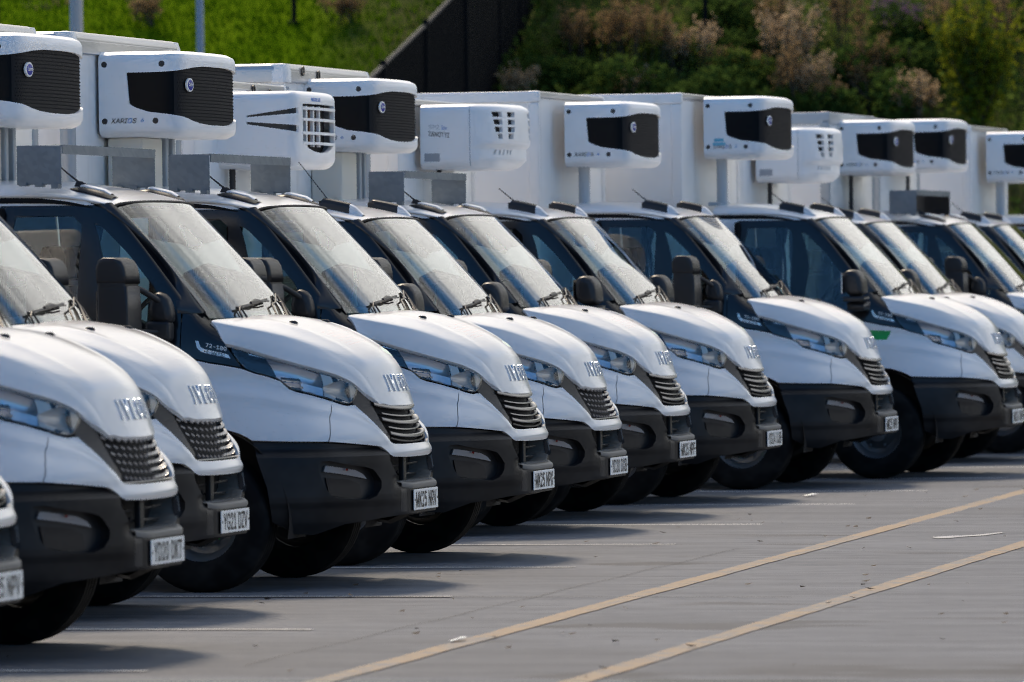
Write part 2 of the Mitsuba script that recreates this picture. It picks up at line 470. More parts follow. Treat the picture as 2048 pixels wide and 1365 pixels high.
def wscreen(u, v, off=0.0):
    """u -1 (camera side) .. 1, v 0 bottom .. 1 top"""
    u, v = np.asarray(u, float), np.asarray(v, float)
    s = 1 - (0.30 * u ** 2 + 0.70 * u ** 6)
    xb, xt = -.965 + .115 * s, -1.512 + .070 * s
    x = xb + (xt - xb) * v + 0.05 * v * (1 - v)
    y = u * (.765 + (.705 - .765) * v)
    z = 1.452 + (2.066 + .020 * s - 1.452) * v + 0.012 * v * (1 - v)
    return np.stack([x + off * .74, y, z + off * .66], -1)


PARTS = []          # (key after the truck's, ply dict, which trucks: None = all, or a tag)


def part(key, mesh, mat, smooth=40, tag=None):
    PARTS.append((key, mikit.ply(mesh, 'mat_' + mat, smooth=smooth), tag))


def pair(key, mesh, mat, smooth=40, tag=None):
    """camera side first, then its mirror image; key may hold {} for the number of the holder"""
    for i, m in enumerate((mesh, mir(mesh))):
        k = key.replace('{}', '' if i == 0 else '_001') if '{}' in key else key + ('' if i == 0 else '_001')
        part(k, m, mat, smooth, tag)


# bonnet
uu, vv = np.meshgrid(np.unique(np.concatenate([np.linspace(0, 10, 101), np.linspace(1.7, 2.3, 25), np.linspace(7.7, 8.3, 25)])), np.linspace(0, 7, 91), indexing='xy')
P = bonnet(uu, vv)
top = grid(P)
edge = [P[0], P[-1], P[:, 0], P[:, -1]]
C = np.array([-.6, 0, 1.1])
rets = []
for e in edge:
    q = e + (C - e) * 0.0
    q = e + np.stack([np.full(len(e), -.012), -np.sign(e[:, 1]) * .012, np.full(len(e), -.016)], -1)
    rets.append(grid(np.stack([e, q])))
part('bonnet', cat(top, *rets), 'white_paint', 32)
nz = [cat(lathe([(0, .012), (.010, .011), (.016, .004), (.018, -.004)], 10, 'z', (0, 0, 0))) for _ in range(2)]
for i, y in enumerate((-.33, .33)):
    q = bonnet(5 - y / .30 * 1.0, 1.45)
    m = nz[i].copy()
    m.vertices = np.array(m.vertices) * [1.6, 1, 1] + q
    part('bonnet__washer_nozzle' + ('_001' if i else ''), m, 'black_plastic')
# chrome lettering on the nose
EM = []
for ch, yc, w_ in (('I', -.180, .016), ('V', -.100, .066), ('E', -.008, .054), ('C', .080, .060), ('O', .170, .064)):
    e = meshkit.text_mesh(ch, 0.084, 0.011, bold=True)
    v = np.array(e.vertices)
    ty = (v[:, 0] - v[:, 0].min()) / np.ptp(v[:, 0]) * w_ - w_ / 2 + yc
    tz = 1.048 + v[:, 1]
    EM.append(tm(np.stack([_bx(ty, tz) + v[:, 2] - .001, ty, tz], -1), e.faces))
part('bonnet__emblem', cat(*EM), 'emblem_chrome', False)
# faded print on the bonnet of the newer trucks
rows = []
for k in range(7):
    v0 = 2.35 + k * 0.16
    for a in range(6):
        u0 = 4.25 + a * 0.30 + 0.05 * ((k * 7 + a * 3) % 4)
        U, V = np.meshgrid(np.linspace(u0, u0 + .2, 4), np.linspace(v0, v0 + .05, 3))
        q = bonnet(U, V)
        q[..., 2] += .0025
        rows.append(grid(q))
part('bonnet__faded_print', cat(*rows), 'decal_red', True, 'new')
th = np.linspace(0, 2 * np.pi, 28)
g = []
for r in (0.05, .5, 1.0):
    U, V = 3.8 + .75 * r * np.cos(th), 4.0 + .30 * r * np.sin(th) * (1 + .3 * np.sin(3 * th))
    q = bonnet(U, V)
    q[:, 2] += .0025
    g.append(q)
part('bonnet__faded_print_001', grid(np.array(g)), 'decal_green', True, 'new')

# wings (side panels in front of the door)
GAP = [(-5.02, 1.010), (-5.208, 0.97), (-5.543, 0.919), (-5.85, .86), (-6.098, 0.792)]
CR = np.array([(-10, 1.085), (-9, 1.068), (-8.319, 1.053), (-7.639, 1.033), (-6.858, 0.998), (-5.85, 0.961), (-5.247, 0.944), (-4.561, 0.918), (-4.104, 0.882), (-3.8, 0.838), (-3.45, 0.79), (-3.0, .76)])


def crease(t, z):
    zc = np.interp(t, CR[:, 0], CR[:, 1])
    d = z - zc
    return 0.013 * np.exp(-(d / 0.030) ** 2) * np.where(d > 0, 1, 1) + 0.008 * np.exp(-((d + .09) / .07) ** 2) - 0.012 * np.exp(-((d - .075) / .05) ** 2)


DOORX = -1.10
hl_bot = HL[9:]
wing = [(-t_of(DOORX, 1.262, 'x'), 1.262), (-9.025, 1.247), (-8.655, 1.210), (-8.06, 1.180)] + [(a, b - .008) for a, b in reversed(HL[10:18])] + [(-5.02, 1.001)] + GAP[1:] \
    + [(-7.174, 0.797), (-7.94, 0.804)] + tp([(-.716, .822), (-.76, .842), (-.85, .868), (-.97, .878), (DOORX, .868)])
pair('wing', skin_panel(wing, crease, .15, .012, .012), 'white_paint', 32)

# front fascia: strips beside the grille and the lip below it
lipoff = lambda t, z: crease(t, z) * np.clip((-np.abs(t) * -1 - 2.6) / 1.2, 0, 1) + 0.020 * np.exp(-((z - .722) / .030) ** 2) * np.clip((3.9 - np.abs(t)) / 1.0, 0, 1)
lipoff_s = lambda t, z: lipoff(-np.abs(t), z)
fas = [(0, .763), (-1.752, .763), (-2.80, .768), (-3.10, .780), (-3.45, .849), (-3.70, .92), (-4.02, .978), (-4.20, .978), (-4.365, .974), (-4.724, .985), (-5.00, .998)] \
    + [(a + .035, b) for a, b in GAP] + [(-4.983, .775), (-4.375, .765), (-3.915, .757), (-3.60, .738), (-3.32, .711), (-3.0, .699), (-1.6, .694), (0, .693)]
part('front_fascia', skin_panel(mpoly(fas), lipoff_s, .12, .010, .020), 'white_paint', 32)

# grille: dark inset behind the opening, slats (newer) or rows of small bars (older)
gr = [(0, .966), (-1.0, .968), (-1.9, .972), (-2.6, .978), (-3.1, .993), (-3.36, 1.034), (-3.74, 1.07), (-3.82, 1.04), (-4.10, .99), (-3.75, .925), (-3.48, .849), (-3.12, .780), (-2.85, .765), (0, .762)]
part('grille', skin_panel(mpoly(gr), -.045, .15, .015, 0), 'dark_cavity', 40)
side = [(-3.36, 1.034), (-3.74, 1.07), (-3.82, 1.04), (-4.10, .99), (-3.75, .925), (-3.48, .849), (-3.12, .780), (-2.95, .776), (-2.75, .80), (-2.95, .86), (-3.0, .93), (-3.05, .985)]
pair('grille__side_vane', skin_panel(side, -.012, .12, .012, .02), 'black_plastic')


def slat(z, h, off, tmax, wave=0.0, lift=0.0):
    t = np.linspace(-tmax, tmax, 61)
    zz = z + lift * (np.abs(t) / 3.0) ** 2.2
    prof = [(-.035, .0), (off - .006, -h * .5), (off, -h * .25), (off, h * .3), (off - .006, h * .5), (-.035, h * .3)]
    return grid(np.array([skin(t, zz + dz, o) for o, dz in prof]))


for i, (z, h, off, tmx, mt) in enumerate([(.954, .020, .004, 3.02, 'grille_metal'), (.911, .011, -.010, 2.55, 'grille_metal'), (.876, .019, .002, 2.9, 'grille_metal'),
                                          (.839, .011, -.010, 2.5, 'grille_metal'), (.804, .018, .002, 2.75, 'grille_metal'), (.775, .012, -.006, 2.75, 'black_plastic')]):
    part('grille__slat' + ('_%03d' % i if i else ''), slat(z, h, off, tmx, lift=.028), mt, 30, 'new')
bars = []
for r in range(6):
    zr = .950 - r * .0335
    tm_ = 3.15 - r * .10
    n = 14 - (r % 2)
    for k in range(n):
        t0 = -tm_ + 2 * tm_ * (k + .5) / n
        lift = .022 * (abs(t0) / 3.0) ** 2.2
        hw, hh = tm_ / n * .46, .0052
        dz = .006 * (-1 if t0 < 0 else 1)
        t = np.array([t0 - hw, t0, t0 + hw])
        zz = zr + lift + np.array([-dz, 0, dz])
        bars.append(grid(np.array([skin(t, zz - hh * 1.2, -.018), skin(t, zz - hh, -.008), skin(t, zz + hh * .6, -.004), skin(t, zz + hh, -.007), skin(t, zz + hh * 1.2, -.018)])))
scene_stuff = cat(*bars)
part('grille__honeycomb_mesh', scene_stuff, 'grille_bright', 30, 'old')
part('grille__chrome_strip', slat(.772, .008, .002, 2.85), 'grille_bright', 30, 'old')

# headlights
HLP = Polygon(HL).buffer(0)
HLs = Polygon(chaikin(HL, 1, True)).buffer(0)
pair('headlight', patch(HLs, lambda a, b: skin(a, b, -.002), .15, .012, .07), 'black_plastic', 40) if False else None
rim = HLs.difference(HLs.buffer(-.012))


def hl_inner(off, shr):
    return lambda a, b: skin(a, b, off)


housing = skin_panel(HLs, -.075, .15, .014, 0)
wallp = np.array(HLs.exterior.coords)
wall = grid(np.array([skin(wallp[:, 0], wallp[:, 1], o) for o in (-.001, -.078)]))
pair('headlight', cat(housing, wall), 'gloss_black')
pair('headlight{}__lens', skin_panel(HLs, .0015, .12, .010, .004), 'lens', True)


def hlfill(poly, f, ds=.06, dt=.006):
    return patch(HLs.buffer(-.006).intersection(Polygon(poly)), f, ds, dt, .006)


# a long curved reflector, its stepped foot, the forward bowl and the blue-tinted rear section
def refl(a, b):
    s = np.clip((a + 7.3) / 2.6, 0, 1)
    zc = 1.15 - .035 * (a + 7)
    d = (b - zc) / .07
    return skin(a, b, -.030 - .034 * np.clip(1 - d * d, -1, 1) - .010 * s)


m1 = hlfill([(-7.35, 1.32), (-5.2, 1.2), (-5.2, .98), (-6.2, 1.0), (-7.05, 1.10)], refl)
steps = lambda a, b: skin(a, b, -.018 - .024 * (((b - 1.0) * 36 + (a + 7) * .7) % 1.0))
m2 = hlfill([(-6.98, 1.132), (-6.35, 1.122), (-6.25, 1.05), (-6.9, 1.06)], steps, .04, .004)
pair('headlight{}__reflector', m1, 'reflector', 25)
pair('headlight{}__stepped_reflector', m2, 'chrome', 25)
pair('headlight{}__lower_bezel', hlfill([(-6.35, 1.10), (-5.42, 1.07), (-5.42, .99), (-6.3, 1.02)], lambda a, b: skin(a, b, -.022 - .02 * np.sin((a + 6.4) * 3.2)), .06, .006), 'reflector', 30)


def bowl(a, b):
    s = np.clip((a + 5.45) / 1.5, 0, 1)
    zc = 1.062 - .012 * (a + 5)
    rr = .010 + .060 * s
    d = np.clip(np.abs(b - zc) / rr, 0, 1.2)
    return skin(a, b, -.016 - .040 * s * (1 - d * d) + .008 * (d > 1))


m3 = hlfill([(-5.42, 1.20), (-4.05, 1.15), (-4.15, .97), (-5.42, 1.0)], bowl, .05, .005)
m4 = hlfill([(-4.04, 1.15), (-3.6, 1.12), (-3.7, .95), (-4.6, .95), (-4.14, .99)], lambda a, b: skin(a, b, -.012), .06, .008)
pair('headlight{}__indicator_bowl', m3, 'lamp_bowl', 30)
pair('headlight{}__indicator_end', m4, 'lamp_amber_clear', 30)
m5 = hlfill([(-5.3, 1.165), (-3.9, 1.115), (-3.9, 1.095), (-5.3, 1.142), (-7.7, 1.253), (-7.7, 1.268)], lambda a, b: skin(a, b, -.008), .06, .006)
pair('headlight{}__brow_strip', m5, 'satin_chrome', 30)

# black quarter panel and pillar trims
qp = tp([(DOORX + .004, 1.44), (DOORX + .004, 1.272)], step=.03) + [(-9.025, 1.256), (-8.655, 1.219), (-8.06, 1.188), (-8.26, 1.300)] + tp([(-.872, 1.318), (-.955, 1.432), (-.975, 1.455), (-.995, 1.476), (-1.094, 1.476)], step=.02)
pair('quarter_panel', skin_panel(qp, .0, .12, .02, .01), 'gloss_black')
zz = np.array([1.476, 1.549, 1.643, 1.742, 1.847, 1.968, 2.030, 2.062])
xo = np.array([-1.118, -1.135, -1.171, -1.235, -1.326, -1.449, -1.530, -1.588])
outer = np.array([sk(-t_of(x, z, 'x'), z, .0) for x, z in zip(xo, zz)])
inner = wscreen(np.full(8, -1.005), np.clip((zz - 1.452) / .614 + [.0, 0, 0, 0, 0, 0, 0, 0], 0, 1), .006)
bl = np.array([.02, .30, .75, 1, 1, 1, 1, .9])[:, None]
mid = (outer * .5 + inner * .5) + bl * np.array([.010, -.015, .008])
q1, q3 = outer * .8 + inner * .2 + bl * np.array([.006, -.009, .004]), outer * .22 + inner * .78 + bl * np.array([.010, -.012, .010])
pt = np.stack([outer + [-.004, .012, -.004], outer, q1, mid, q3, inner, inner + [-.012, .01, -.012]])
from scipy.interpolate import CubicSpline as _CS
k8 = np.linspace(0, 1, 8)
pt = np.stack([_CS(k8, r, axis=0)(np.linspace(0, 1, 36)) for r in pt])
pair('pillar_trim', grid(pt), 'pillar_black', 60)

# windscreen, wipers, cowl
U, V = np.meshgrid(np.linspace(-1, 1, 49), np.linspace(0, 1, 25))
part('windscreen', grid(wscreen(U, V)), 'glass', True)
part('windscreen__black_border', cat(*[grid(wscreen(*np.meshgrid(np.linspace(a, b, 40), np.linspace(c_, d_, 6)), -.004)) for a, b, c_, d_ in ((-1, 1, 0, .055), (-1, 1, .975, 1), (-1, -.955, .05, .98), (.955, 1, .05, .98))]), 'gloss_black', True)
co = np.array([[(-.88, -.72, 1.36), (-.975, -.765, 1.425)], [(-.82, -.4, 1.39), (-.905, -.4, 1.44)], [(-.80, 0, 1.395), (-.85, 0, 1.44)], [(-.82, .4, 1.39), (-.905, .4, 1.44)], [(-.88, .72, 1.36), (-.975, .765, 1.425)]])
part('cowl_grille', grid(co), 'black_plastic')


W = lambda u, v, o=.018: wscreen(np.array(float(u)), np.array(float(v)), o)
w1 = cat(tube([W(-.66, .062), W(-.4, .082), W(-.1, .106), W(.17, .126)], .0075, 6), tube([W(-.34, .09, .026), W(-.22, .100, .030), W(-.10, .108, .026)], [.008, .014, .008], 8),
         tube([W(-.16, .100, .03), W(.02, .100, .028), W(.16, .106, .024)], .005, 6), tube([W(-.70, -.02, .02), W(-.675, .03, .022), W(-.60, .066, .02)], .006, 6), tube([W(-.62, -.02, .02), W(-.585, .072, .02)], .005, 6))
w2 = cat(tube([W(.58, .175), W(.52, .10), W(.42, .03), W(.33, -.03)], [.008, .009, .011, .013], 6), tube([W(.575, .17), W(.36, .10), W(.20, .08), W(.08, -.02)], .006, 6), tube([W(.60, .18, .01), W(.64, .10, .01), W(.50, -.02, .012)], .006, 6))
part('wiper', w1, 'black_plastic')
part('wiper_001', w2, 'black_plastic')

# roof with its gutter
RX = [-1.505, -1.62, -1.80, -2.05, -2.32]
RY = [[0, .33, .56, .67, .722, .735], [0, .35, .60, .700, .758, .768], [0, .35, .61, .715, .772, .782], [0, .35, .61, .720, .778, .788], [0, .35, .61, .720, .778, .788]]
RZ = [[2.090, 2.087, 2.081, 2.074, 2.064, 2.056], [2.137, 2.131, 2.119, 2.106, 2.092, 2.080], [2.175, 2.169, 2.156, 2.140, 2.122, 2.104], [2.203, 2.197, 2.183, 2.165, 2.138, 2.111], [2.208, 2.203, 2.190, 2.170, 2.142, 2.113]]
R = np.array([[[x + (.064 * (1 - .3 * (y / .735) ** 2 - .7 * (y / .735) ** 6) if i == 0 else .02 * (1 - (y / .77) ** 2) if i == 1 else 0), y, z] for y, z in zip(ys, zs)] for i, (x, ys, zs) in enumerate(zip(RX, RY, RZ))])
Rf = np.concatenate([R[:, :0:-1] * [1, -1, 1], R], 1)
rs = [RectBivariateSpline(np.arange(5), np.arange(11), Rf[:, :, k], kx=3, ky=2) for k in range(3)]
roof_at = lambda i, j: np.stack([s.ev(i, j) for s in rs], -1)
I, J = np.meshgrid(np.linspace(0, 4, 40), np.linspace(0, 10, 61), indexing='ij')
RP = roof_at(I, J)
lip_ = [grid(np.stack([RP[0], RP[0] + [-.004, 0, -.012]])), grid(np.stack([RP[:, 0], RP[:, 0] + [0, .012, -.008]])), grid(np.stack([RP[:, -1], RP[:, -1] + [0, -.012, -.008]]))]
part('roof', cat(grid(RP), *lip_), 'white_paint', 32)
_rg = LinearNDInterpolator(RP[..., :2].reshape(-1, 2), RP[..., 2].ravel())
roof_z = lambda x, y: float(_rg(x, y))
part('roof__windscreen_seal', tube([roof_at(np.array(0.0), np.array(j)) + [.004, 0, -.006] for j in np.linspace(.3, 9.7, 25)], .007, 6), 'rubber')

# doors: white frame and lower panel, black window surround, panes
surround = Polygon(tp([(-2.115, 2.058), (-1.600, 2.058), (-1.50, 2.030), (-1.415, 1.968), (-1.292, 1.847), (-1.201, 1.742), (-1.137, 1.643), (-1.112, 1.549), (-1.1015, 1.44), (-1.1015, 1.20), (-1.45, 1.18), (-1.62, 1.37), (-2.115, 1.40)], step=.04))
main_w = Polygon(chaikin(tp([(-2.085, 2.005), (-1.672, 2.005), (-1.672, 1.44), (-1.70, 1.41), (-2.085, 1.44)], step=.15), 1, True))
quarter_w = Polygon(chaikin(tp([(-1.608, 1.965), (-1.56, 1.955), (-1.40, 1.80), (-1.24, 1.60), (-1.20, 1.50), (-1.20, 1.28), (-1.44, 1.25), (-1.608, 1.40)], step=.10), 1, True))
bpillar = Polygon(tp([(-2.30, 2.108), (-2.05, 2.107), (-1.93, 2.105), (-1.73, 2.098), (-1.637, 2.076), (-1.598, 2.061), (-2.118, 2.062), (-2.118, 1.39), (-1.625, 1.36), (-1.455, 1.17), (-1.104, 1.19), (-1.104, .90), (-1.4, .60), (-1.55, .50), (-2.30, .50)], step=.05)).buffer(0)
pair('door', skin_panel(bpillar, .001, .25, .03, .012), 'white_paint')
pair('door{}__window_surround', skin_panel(surround.difference(main_w).difference(quarter_w), .0, .12, .03, .02), 'gloss_black')
pair('door{}__window', skin_panel(main_w, -.010, .3, .05, 0), 'side_glass', True)
pair('door{}__quarter_window', skin_panel(quarter_w, -.010, .3, .05, 0), 'side_glass', True)
hd = rbox((-2.06, -1.02, 1.20), (-1.90, -.975, 1.235), .012)
pair('door{}__handle', hd, 'black_plastic')
part('rear_wall', cat(rbox((-2.32, -.93, .60), (-2.30, .93, 1.45), 0), grid(np.array([[(-2.31, -.925, 1.45), (-2.31, .925, 1.45)], [(-2.31, -.785, 2.105), (-2.31, .785, 2.105)]]))), 'white_paint', False)
pair('door{}__sill', rbox((-2.30, -.97, .42), (-1.50, -.90, .52), .02), 'black_plastic')


# mirrors on arms: the tall type and the compact type
def pillow(prof, y0, y1, r):
    P = Polygon(prof)
    pts = []
    for f, y in ((r, y0), (r * .30, y0 + r * .30), (0, y0 + r), (0, y1 - r), (r * .30, y1 - r * .30), (r, y1)):
        g = P.buffer(-f) if f else P
        q = np.array(g.exterior.coords)
        pts.append(np.stack([q[:, 0], np.full(len(q), y), q[:, 1]], -1))
    return trimesh.convex.convex_hull(np.vstack(pts))


capA = [(-1.414, 1.642), (-1.420, 1.72), (-1.405, 1.762), (-1.375, 1.778), (-1.315, 1.777), (-1.278, 1.762), (-1.258, 1.730), (-1.248, 1.685), (-1.245, 1.638)]
lowA = [(-1.412, 1.632), (-1.247, 1.628), (-1.238, 1.50), (-1.238, 1.36), (-1.250, 1.30), (-1.285, 1.272), (-1.37, 1.272), (-1.402, 1.30), (-1.412, 1.36)]
pair('mirror', cat(pillow(capA, -1.345, -1.085, .016), pillow(lowA, -1.34, -1.09, .016), rbox((-1.408, -1.338, 1.60), (-1.254, -1.092, 1.66), .012)), 'mirror_plastic', 50, 'mirrorA')
pair('mirror{}__glass', rbox((-1.424, -1.31, 1.32), (-1.418, -1.12, 1.60), 0), 'chrome', False, 'mirrorA')
armA = cat(tube([(-1.33, -1.11, 1.64), (-1.25, -1.04, 1.600), (-1.14, -.935, 1.515)], .017), tube([(-1.33, -1.11, 1.385), (-1.16, -.95, 1.382)], .015),
           pillow(chaikin([(-1.235, 1.44), (-1.245, 1.53), (-1.205, 1.60), (-1.14, 1.575), (-1.112, 1.50), (-1.112, 1.42)], 1, True), -.985, -.88, .03), rbox((-1.26, -.99, 1.33), (-1.12, -.89, 1.44), .02))
pair('mirror{}__arm', armA, 'mirror_plastic', 50, 'mirrorA')
bodyB = chaikin([(-1.155, 1.452), (-1.175, 1.60), (-1.145, 1.655), (-1.07, 1.66), (-1.02, 1.60), (-1.005, 1.52), (-1.005, 1.452)], 2, True)
pair('mirror', cat(pillow(bodyB, -1.27, -1.02, .04), pillow([(-1.165, 1.405), (-1.0, 1.405), (-.995, 1.445), (-1.165, 1.445)], -1.28, -1.03, .012), pillow([(-1.15, 1.33), (-1.02, 1.33), (-1.01, 1.40), (-1.155, 1.40)], -1.20, -.90, .03)), 'mirror_plastic', 50, 'mirrorB')
pair('mirror{}__glass', rbox((-1.182, -1.25, 1.47), (-1.176, -1.05, 1.63), 0), 'chrome', False, 'mirrorB')

# roof marker lamps (long bright lens, or the older pod) and the aerial
def lampA():
    xs = np.linspace(-1.770, -1.525, 14)
    w = np.interp(xs, [-1.77, -1.72, -1.56, -1.525], [.008, .034, .036, .030])
    ax = np.array([roof_z(x, -.615) for x in xs])
    h = np.interp(xs, [-1.77, -1.70, -1.58, -1.525], [.004, .030, .030, .012])
    rows = lambda e, hh: grid(np.array([[(x, -.615 + s * (wi + e), z + q * k) for x, wi, z, k in zip(xs, w, ax, hh)] for s, q in ((-1.25, -.1), (-1.05, .55), (-.7, .95), (0, 1.08), (.7, .95), (1.05, .55), (1.25, -.1))]))
    base = rows(.024, h * .80)
    xs2 = slice(3, 13)
    lens = grid(np.array([[(x, -.615 + s * wi * .92, z + q * k) for x, wi, z, k in zip(xs[xs2], w[xs2], ax[xs2], h[xs2])] for s, q in ((-1.05, .3), (-.95, 1.0), (-.5, 1.22), (0, 1.28), (.5, 1.22), (.95, 1.0), (1.05, .3))]))
    return base, lens


b_, l_ = lampA()
pair('roof__marker_lamp', b_, 'black_plastic', 50, 'lampA')
pair('roof__marker_lamp_lens', l_, 'lens_white', 50, 'lampA')


def lampB():
    out = []
    for x0, x1, n, hh in ((-1.80, -1.60, 10, .060), (-1.60, -1.515, 6, .056)):
        xs = np.linspace(x0, x1, n)
        h = hh * (np.interp(xs, [-1.80, -1.785, -1.60], [.5, 1, 1]) if x0 < -1.7 else np.interp(xs, [-1.60, -1.565, -1.515], [1, .85, .18]))
        w = .040 if x0 < -1.7 else np.interp(xs, [-1.6, -1.515], [.038, .028])
        g = grid(np.array([[(x, -.615 + s * wi, roof_z(x, -.615) + q * k) for x, wi, k in zip(xs, np.broadcast_to(w, n), h)] for s, q in ((-1.2, -.25), (-1.08, .5), (-.8, .9), (0, 1.05), (.8, .9), (1.08, .5), (1.2, -.25))]))
        out.append(g)
    return out


b_, l_ = lampB()
pair('roof__marker_lamp', cat(b_, rbox((-1.802, -.655, 2.10), (-1.795, -.575, 2.195), 0)), 'black_plastic', 50, 'lampB')
pair('roof__marker_lamp_lens', l_, 'lens_white', 50, 'lampB')
zb = roof_z(-1.76, -.43)
fin = trimesh.convex.convex_hull(np.array([(-1.82, -.445, zb - .01), (-1.82, -.415, zb - .01), (-1.66, -.445, zb - .03), (-1.66, -.415, zb - .03), (-1.80, -.437, zb + .035), (-1.80, -.423, zb + .035), (-1.775, -.437, zb + .035), (-1.775, -.423, zb + .035)]))
part('roof__aerial', cat(fin, tube([(-1.79, -.43, zb + .03), (-1.86, -.43, zb + .085), (-1.925, -.43, zb + .140)], [.006, .0045, .0035], 6)), 'black_plastic', 40, 'aerial')
part('roof__aerial', cat(fin, tube([(-1.79, -.43, zb + .03), (-1.95, -.43, zb + .235), (-2.06, -.43, zb + .372)], [.004, .003, .0025], 6)), 'black_plastic', 40, 'aerial_long')

# bumper
PRZ = np.array([.28, .36, .425, .440, .470, .50, .675, .712, .738, .752, .81])
PRO = np.array([-.055, -.015, .000, .004, .020, .024, .024, .022, -.004, -.022, -.024])


def bump(t, z):
    a = np.clip((np.abs(t) - 2.3) / 1.1, 0, 1)
    a = a * a * (3 - 2 * a)
    base = np.interp(z, PRZ, PRO)
    mid = np.minimum(z - .395, 0) * .5 - .030 * (np.clip(z - .522, 0, .036) / .034) ** 2
    return np.where(z < .60, base * a + mid * (1 - a), base)


LOW = [(0, .392), (-2.034, .392), (-3.485, .377), (-5.208, .350), (-6.221, .298), (-6.881, .305), (-7.495, .372)]
TOPB = [(-7.943, 0.800), (-7.174, 0.792), (-6.093, 0.782), (-4.983, 0.770), (-4.375, 0.759), (-3.915, 0.752), (-3.60, .735), (-3.46, .72)]
ARCH = [(-7.495, .388), (-7.595, .553), (-7.771, .667), (-7.943, .800)]
OPEN = [(-3.46, .72), (-3.434, .679), (-3.069, .610), (-2.741, .566), (-2.48, .556), (0, .556)]
FOG = [(-6.38, 0.662), (-6.231, 0.697), (-5.355, 0.668), (-4.378, 0.645), (-4.149, 0.618), (-3.804, 0.556), (-4.233, 0.475), (-5.175, 0.480), (-5.769, 0.490), (-6.022, 0.535)]
fogp = Polygon(chaikin(FOG, 1, True))
bp = mpoly(LOW + ARCH + TOPB[1:] + OPEN[1:])
fogm = Polygon([(-a, b) for a, b in fogp.exterior.coords])
part('bumper', skin_panel(bp.difference(fogp).difference(fogm), bump, .10, .010, .030), 'bumper_plastic', 28)
op = np.array(dens(chaikin(OPEN, 1), .03))
op = np.vstack([op, (op * [-1, 1])[::-1]])
E = skin(op[:, 0], op[:, 1], bump(op[:, 0], op[:, 1]))
led = grid(np.stack([E + [-s, 0, 0] for s in (0.0, .006, .05, .16)]) + np.array([[0, 0, 0], [0, 0, .004], [0, 0, .005], [0, 0, .006]])[:, None])
dots = []
for a in range(3):
    for b in range(15):
        dots.append(lathe([(0, .005), (.006, .003), (.009, 0)], 6, 'z', (-.03 - .025 * a, -.26 + .037 * b + .012 * (a % 2), .562)))
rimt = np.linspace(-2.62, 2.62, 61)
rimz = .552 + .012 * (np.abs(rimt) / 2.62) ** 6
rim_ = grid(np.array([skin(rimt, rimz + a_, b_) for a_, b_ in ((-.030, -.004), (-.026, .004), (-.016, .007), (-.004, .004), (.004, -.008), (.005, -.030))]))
part('bumper__step_edge', rim_, 'lit_ledge_plastic', 40)  # strip along the rim, its lit look painted by the pale colour
part('bumper__step_ledge', cat(led, *dots), 'lit_ledge_plastic', 28)
part('bumper__air_intake', cat(rbox((-.40, -.47, .50), (-.19, .47, .76), 0)), 'dark_cavity', False)
part('bumper__support_strut', cat(rbox((-.13, -.045, .55), (-.10, .012, .70), .006), tube([(-.13, -.35, .64), (-.13, .35, .65)], .006, 6), tube([(-.14, -.35, .60), (-.14, .35, .59)], .006, 6)), 'black_plastic')
pair('bumper__fog_recess', skin_panel(fogp.buffer(.01), -.035, .12, .012, -.05), 'black_plastic')
flp = Polygon([(-5.993, 0.664), (-5.448, 0.652), (-4.818, 0.635), (-4.529, 0.613), (-4.355, 0.586), (-4.923, 0.604), (-5.421, 0.618), (-6.035, 0.632)])
pair('bumper__fog_lamp', skin_panel(flp, lambda t, z: -.016 + .006 * np.sin((t + 6) * 5) * .5, .06, .006, .02), 'fog_lens', 30)
pair('bumper__fog_lamp_bulb', lathe([(0, 0), (.005, .002), (.007, .008), (.007, .012)], 10, 'x', sk(-5.25, .640, -.010)), 'red_plastic')
pair('bumper__fog_blank', skin_panel(Polygon([(-5.9, .60), (-5.0, .585), (-4.6, .56), (-4.5, .49), (-5.2, .492), (-5.75, .505)]), -.024, .08, .01, .02), 'gloss_black')
pair('bumper__tow_cover', skin_panel(tp([(.300, .405), (.300, .545), (.345, .545), (.345, .405)], 'y', .05), lambda t, z: bump(t, z) + .0015, .1, .02, .003), 'black_plastic', 30)
# wheel arches
a = np.linspace(math.radians(-12), math.radians(192), 30)
al = grid(np.array([[(-.97 + .485 * math.cos(k), y, .385 + .49 * math.sin(k)) for k in a] for y in (-.955, -.60)]))
pair('wheel_arch_liner', al, 'dark_cavity')

# wheels
prof = [(.205, -.10), (.235, -.112), (.30, -.118), (.345, -.108), (.362, -.094), (.368, -.075)]
tread = []
for y0 in (-.075, -.03, .012, .055):
    tread += [(.370, y0 + .002), (.371, y0 + .030), (.362, y0 + .033), (.362, y0 + .040)]
prof2 = prof + tread + [(.368, .090), (.345, .108), (.30, .118), (.235, .112), (.205, .10)]
tyre = lathe(prof2, 48, 'y')
rimm = cat(lathe([(.208, -.10), (.200, -.085), (.175, -.06), (.165, -.01), (.13, .0), (.09, -.03), (.075, -.06), (0, -.065)], 32, 'y'), lathe([(.208, -.1), (.208, .1)], 32, 'y'))
nuts = cat(*[lathe([(0, -.052), (.013, -.050), (.014, -.02)], 6, 'y', (.115 * math.cos(k), 0, .115 * math.sin(k))) for k in np.arange(6) * math.pi / 3])


def move(m, *d):
    m = m.copy()
    m.vertices = np.array(m.vertices) + np.array(d)
    return m


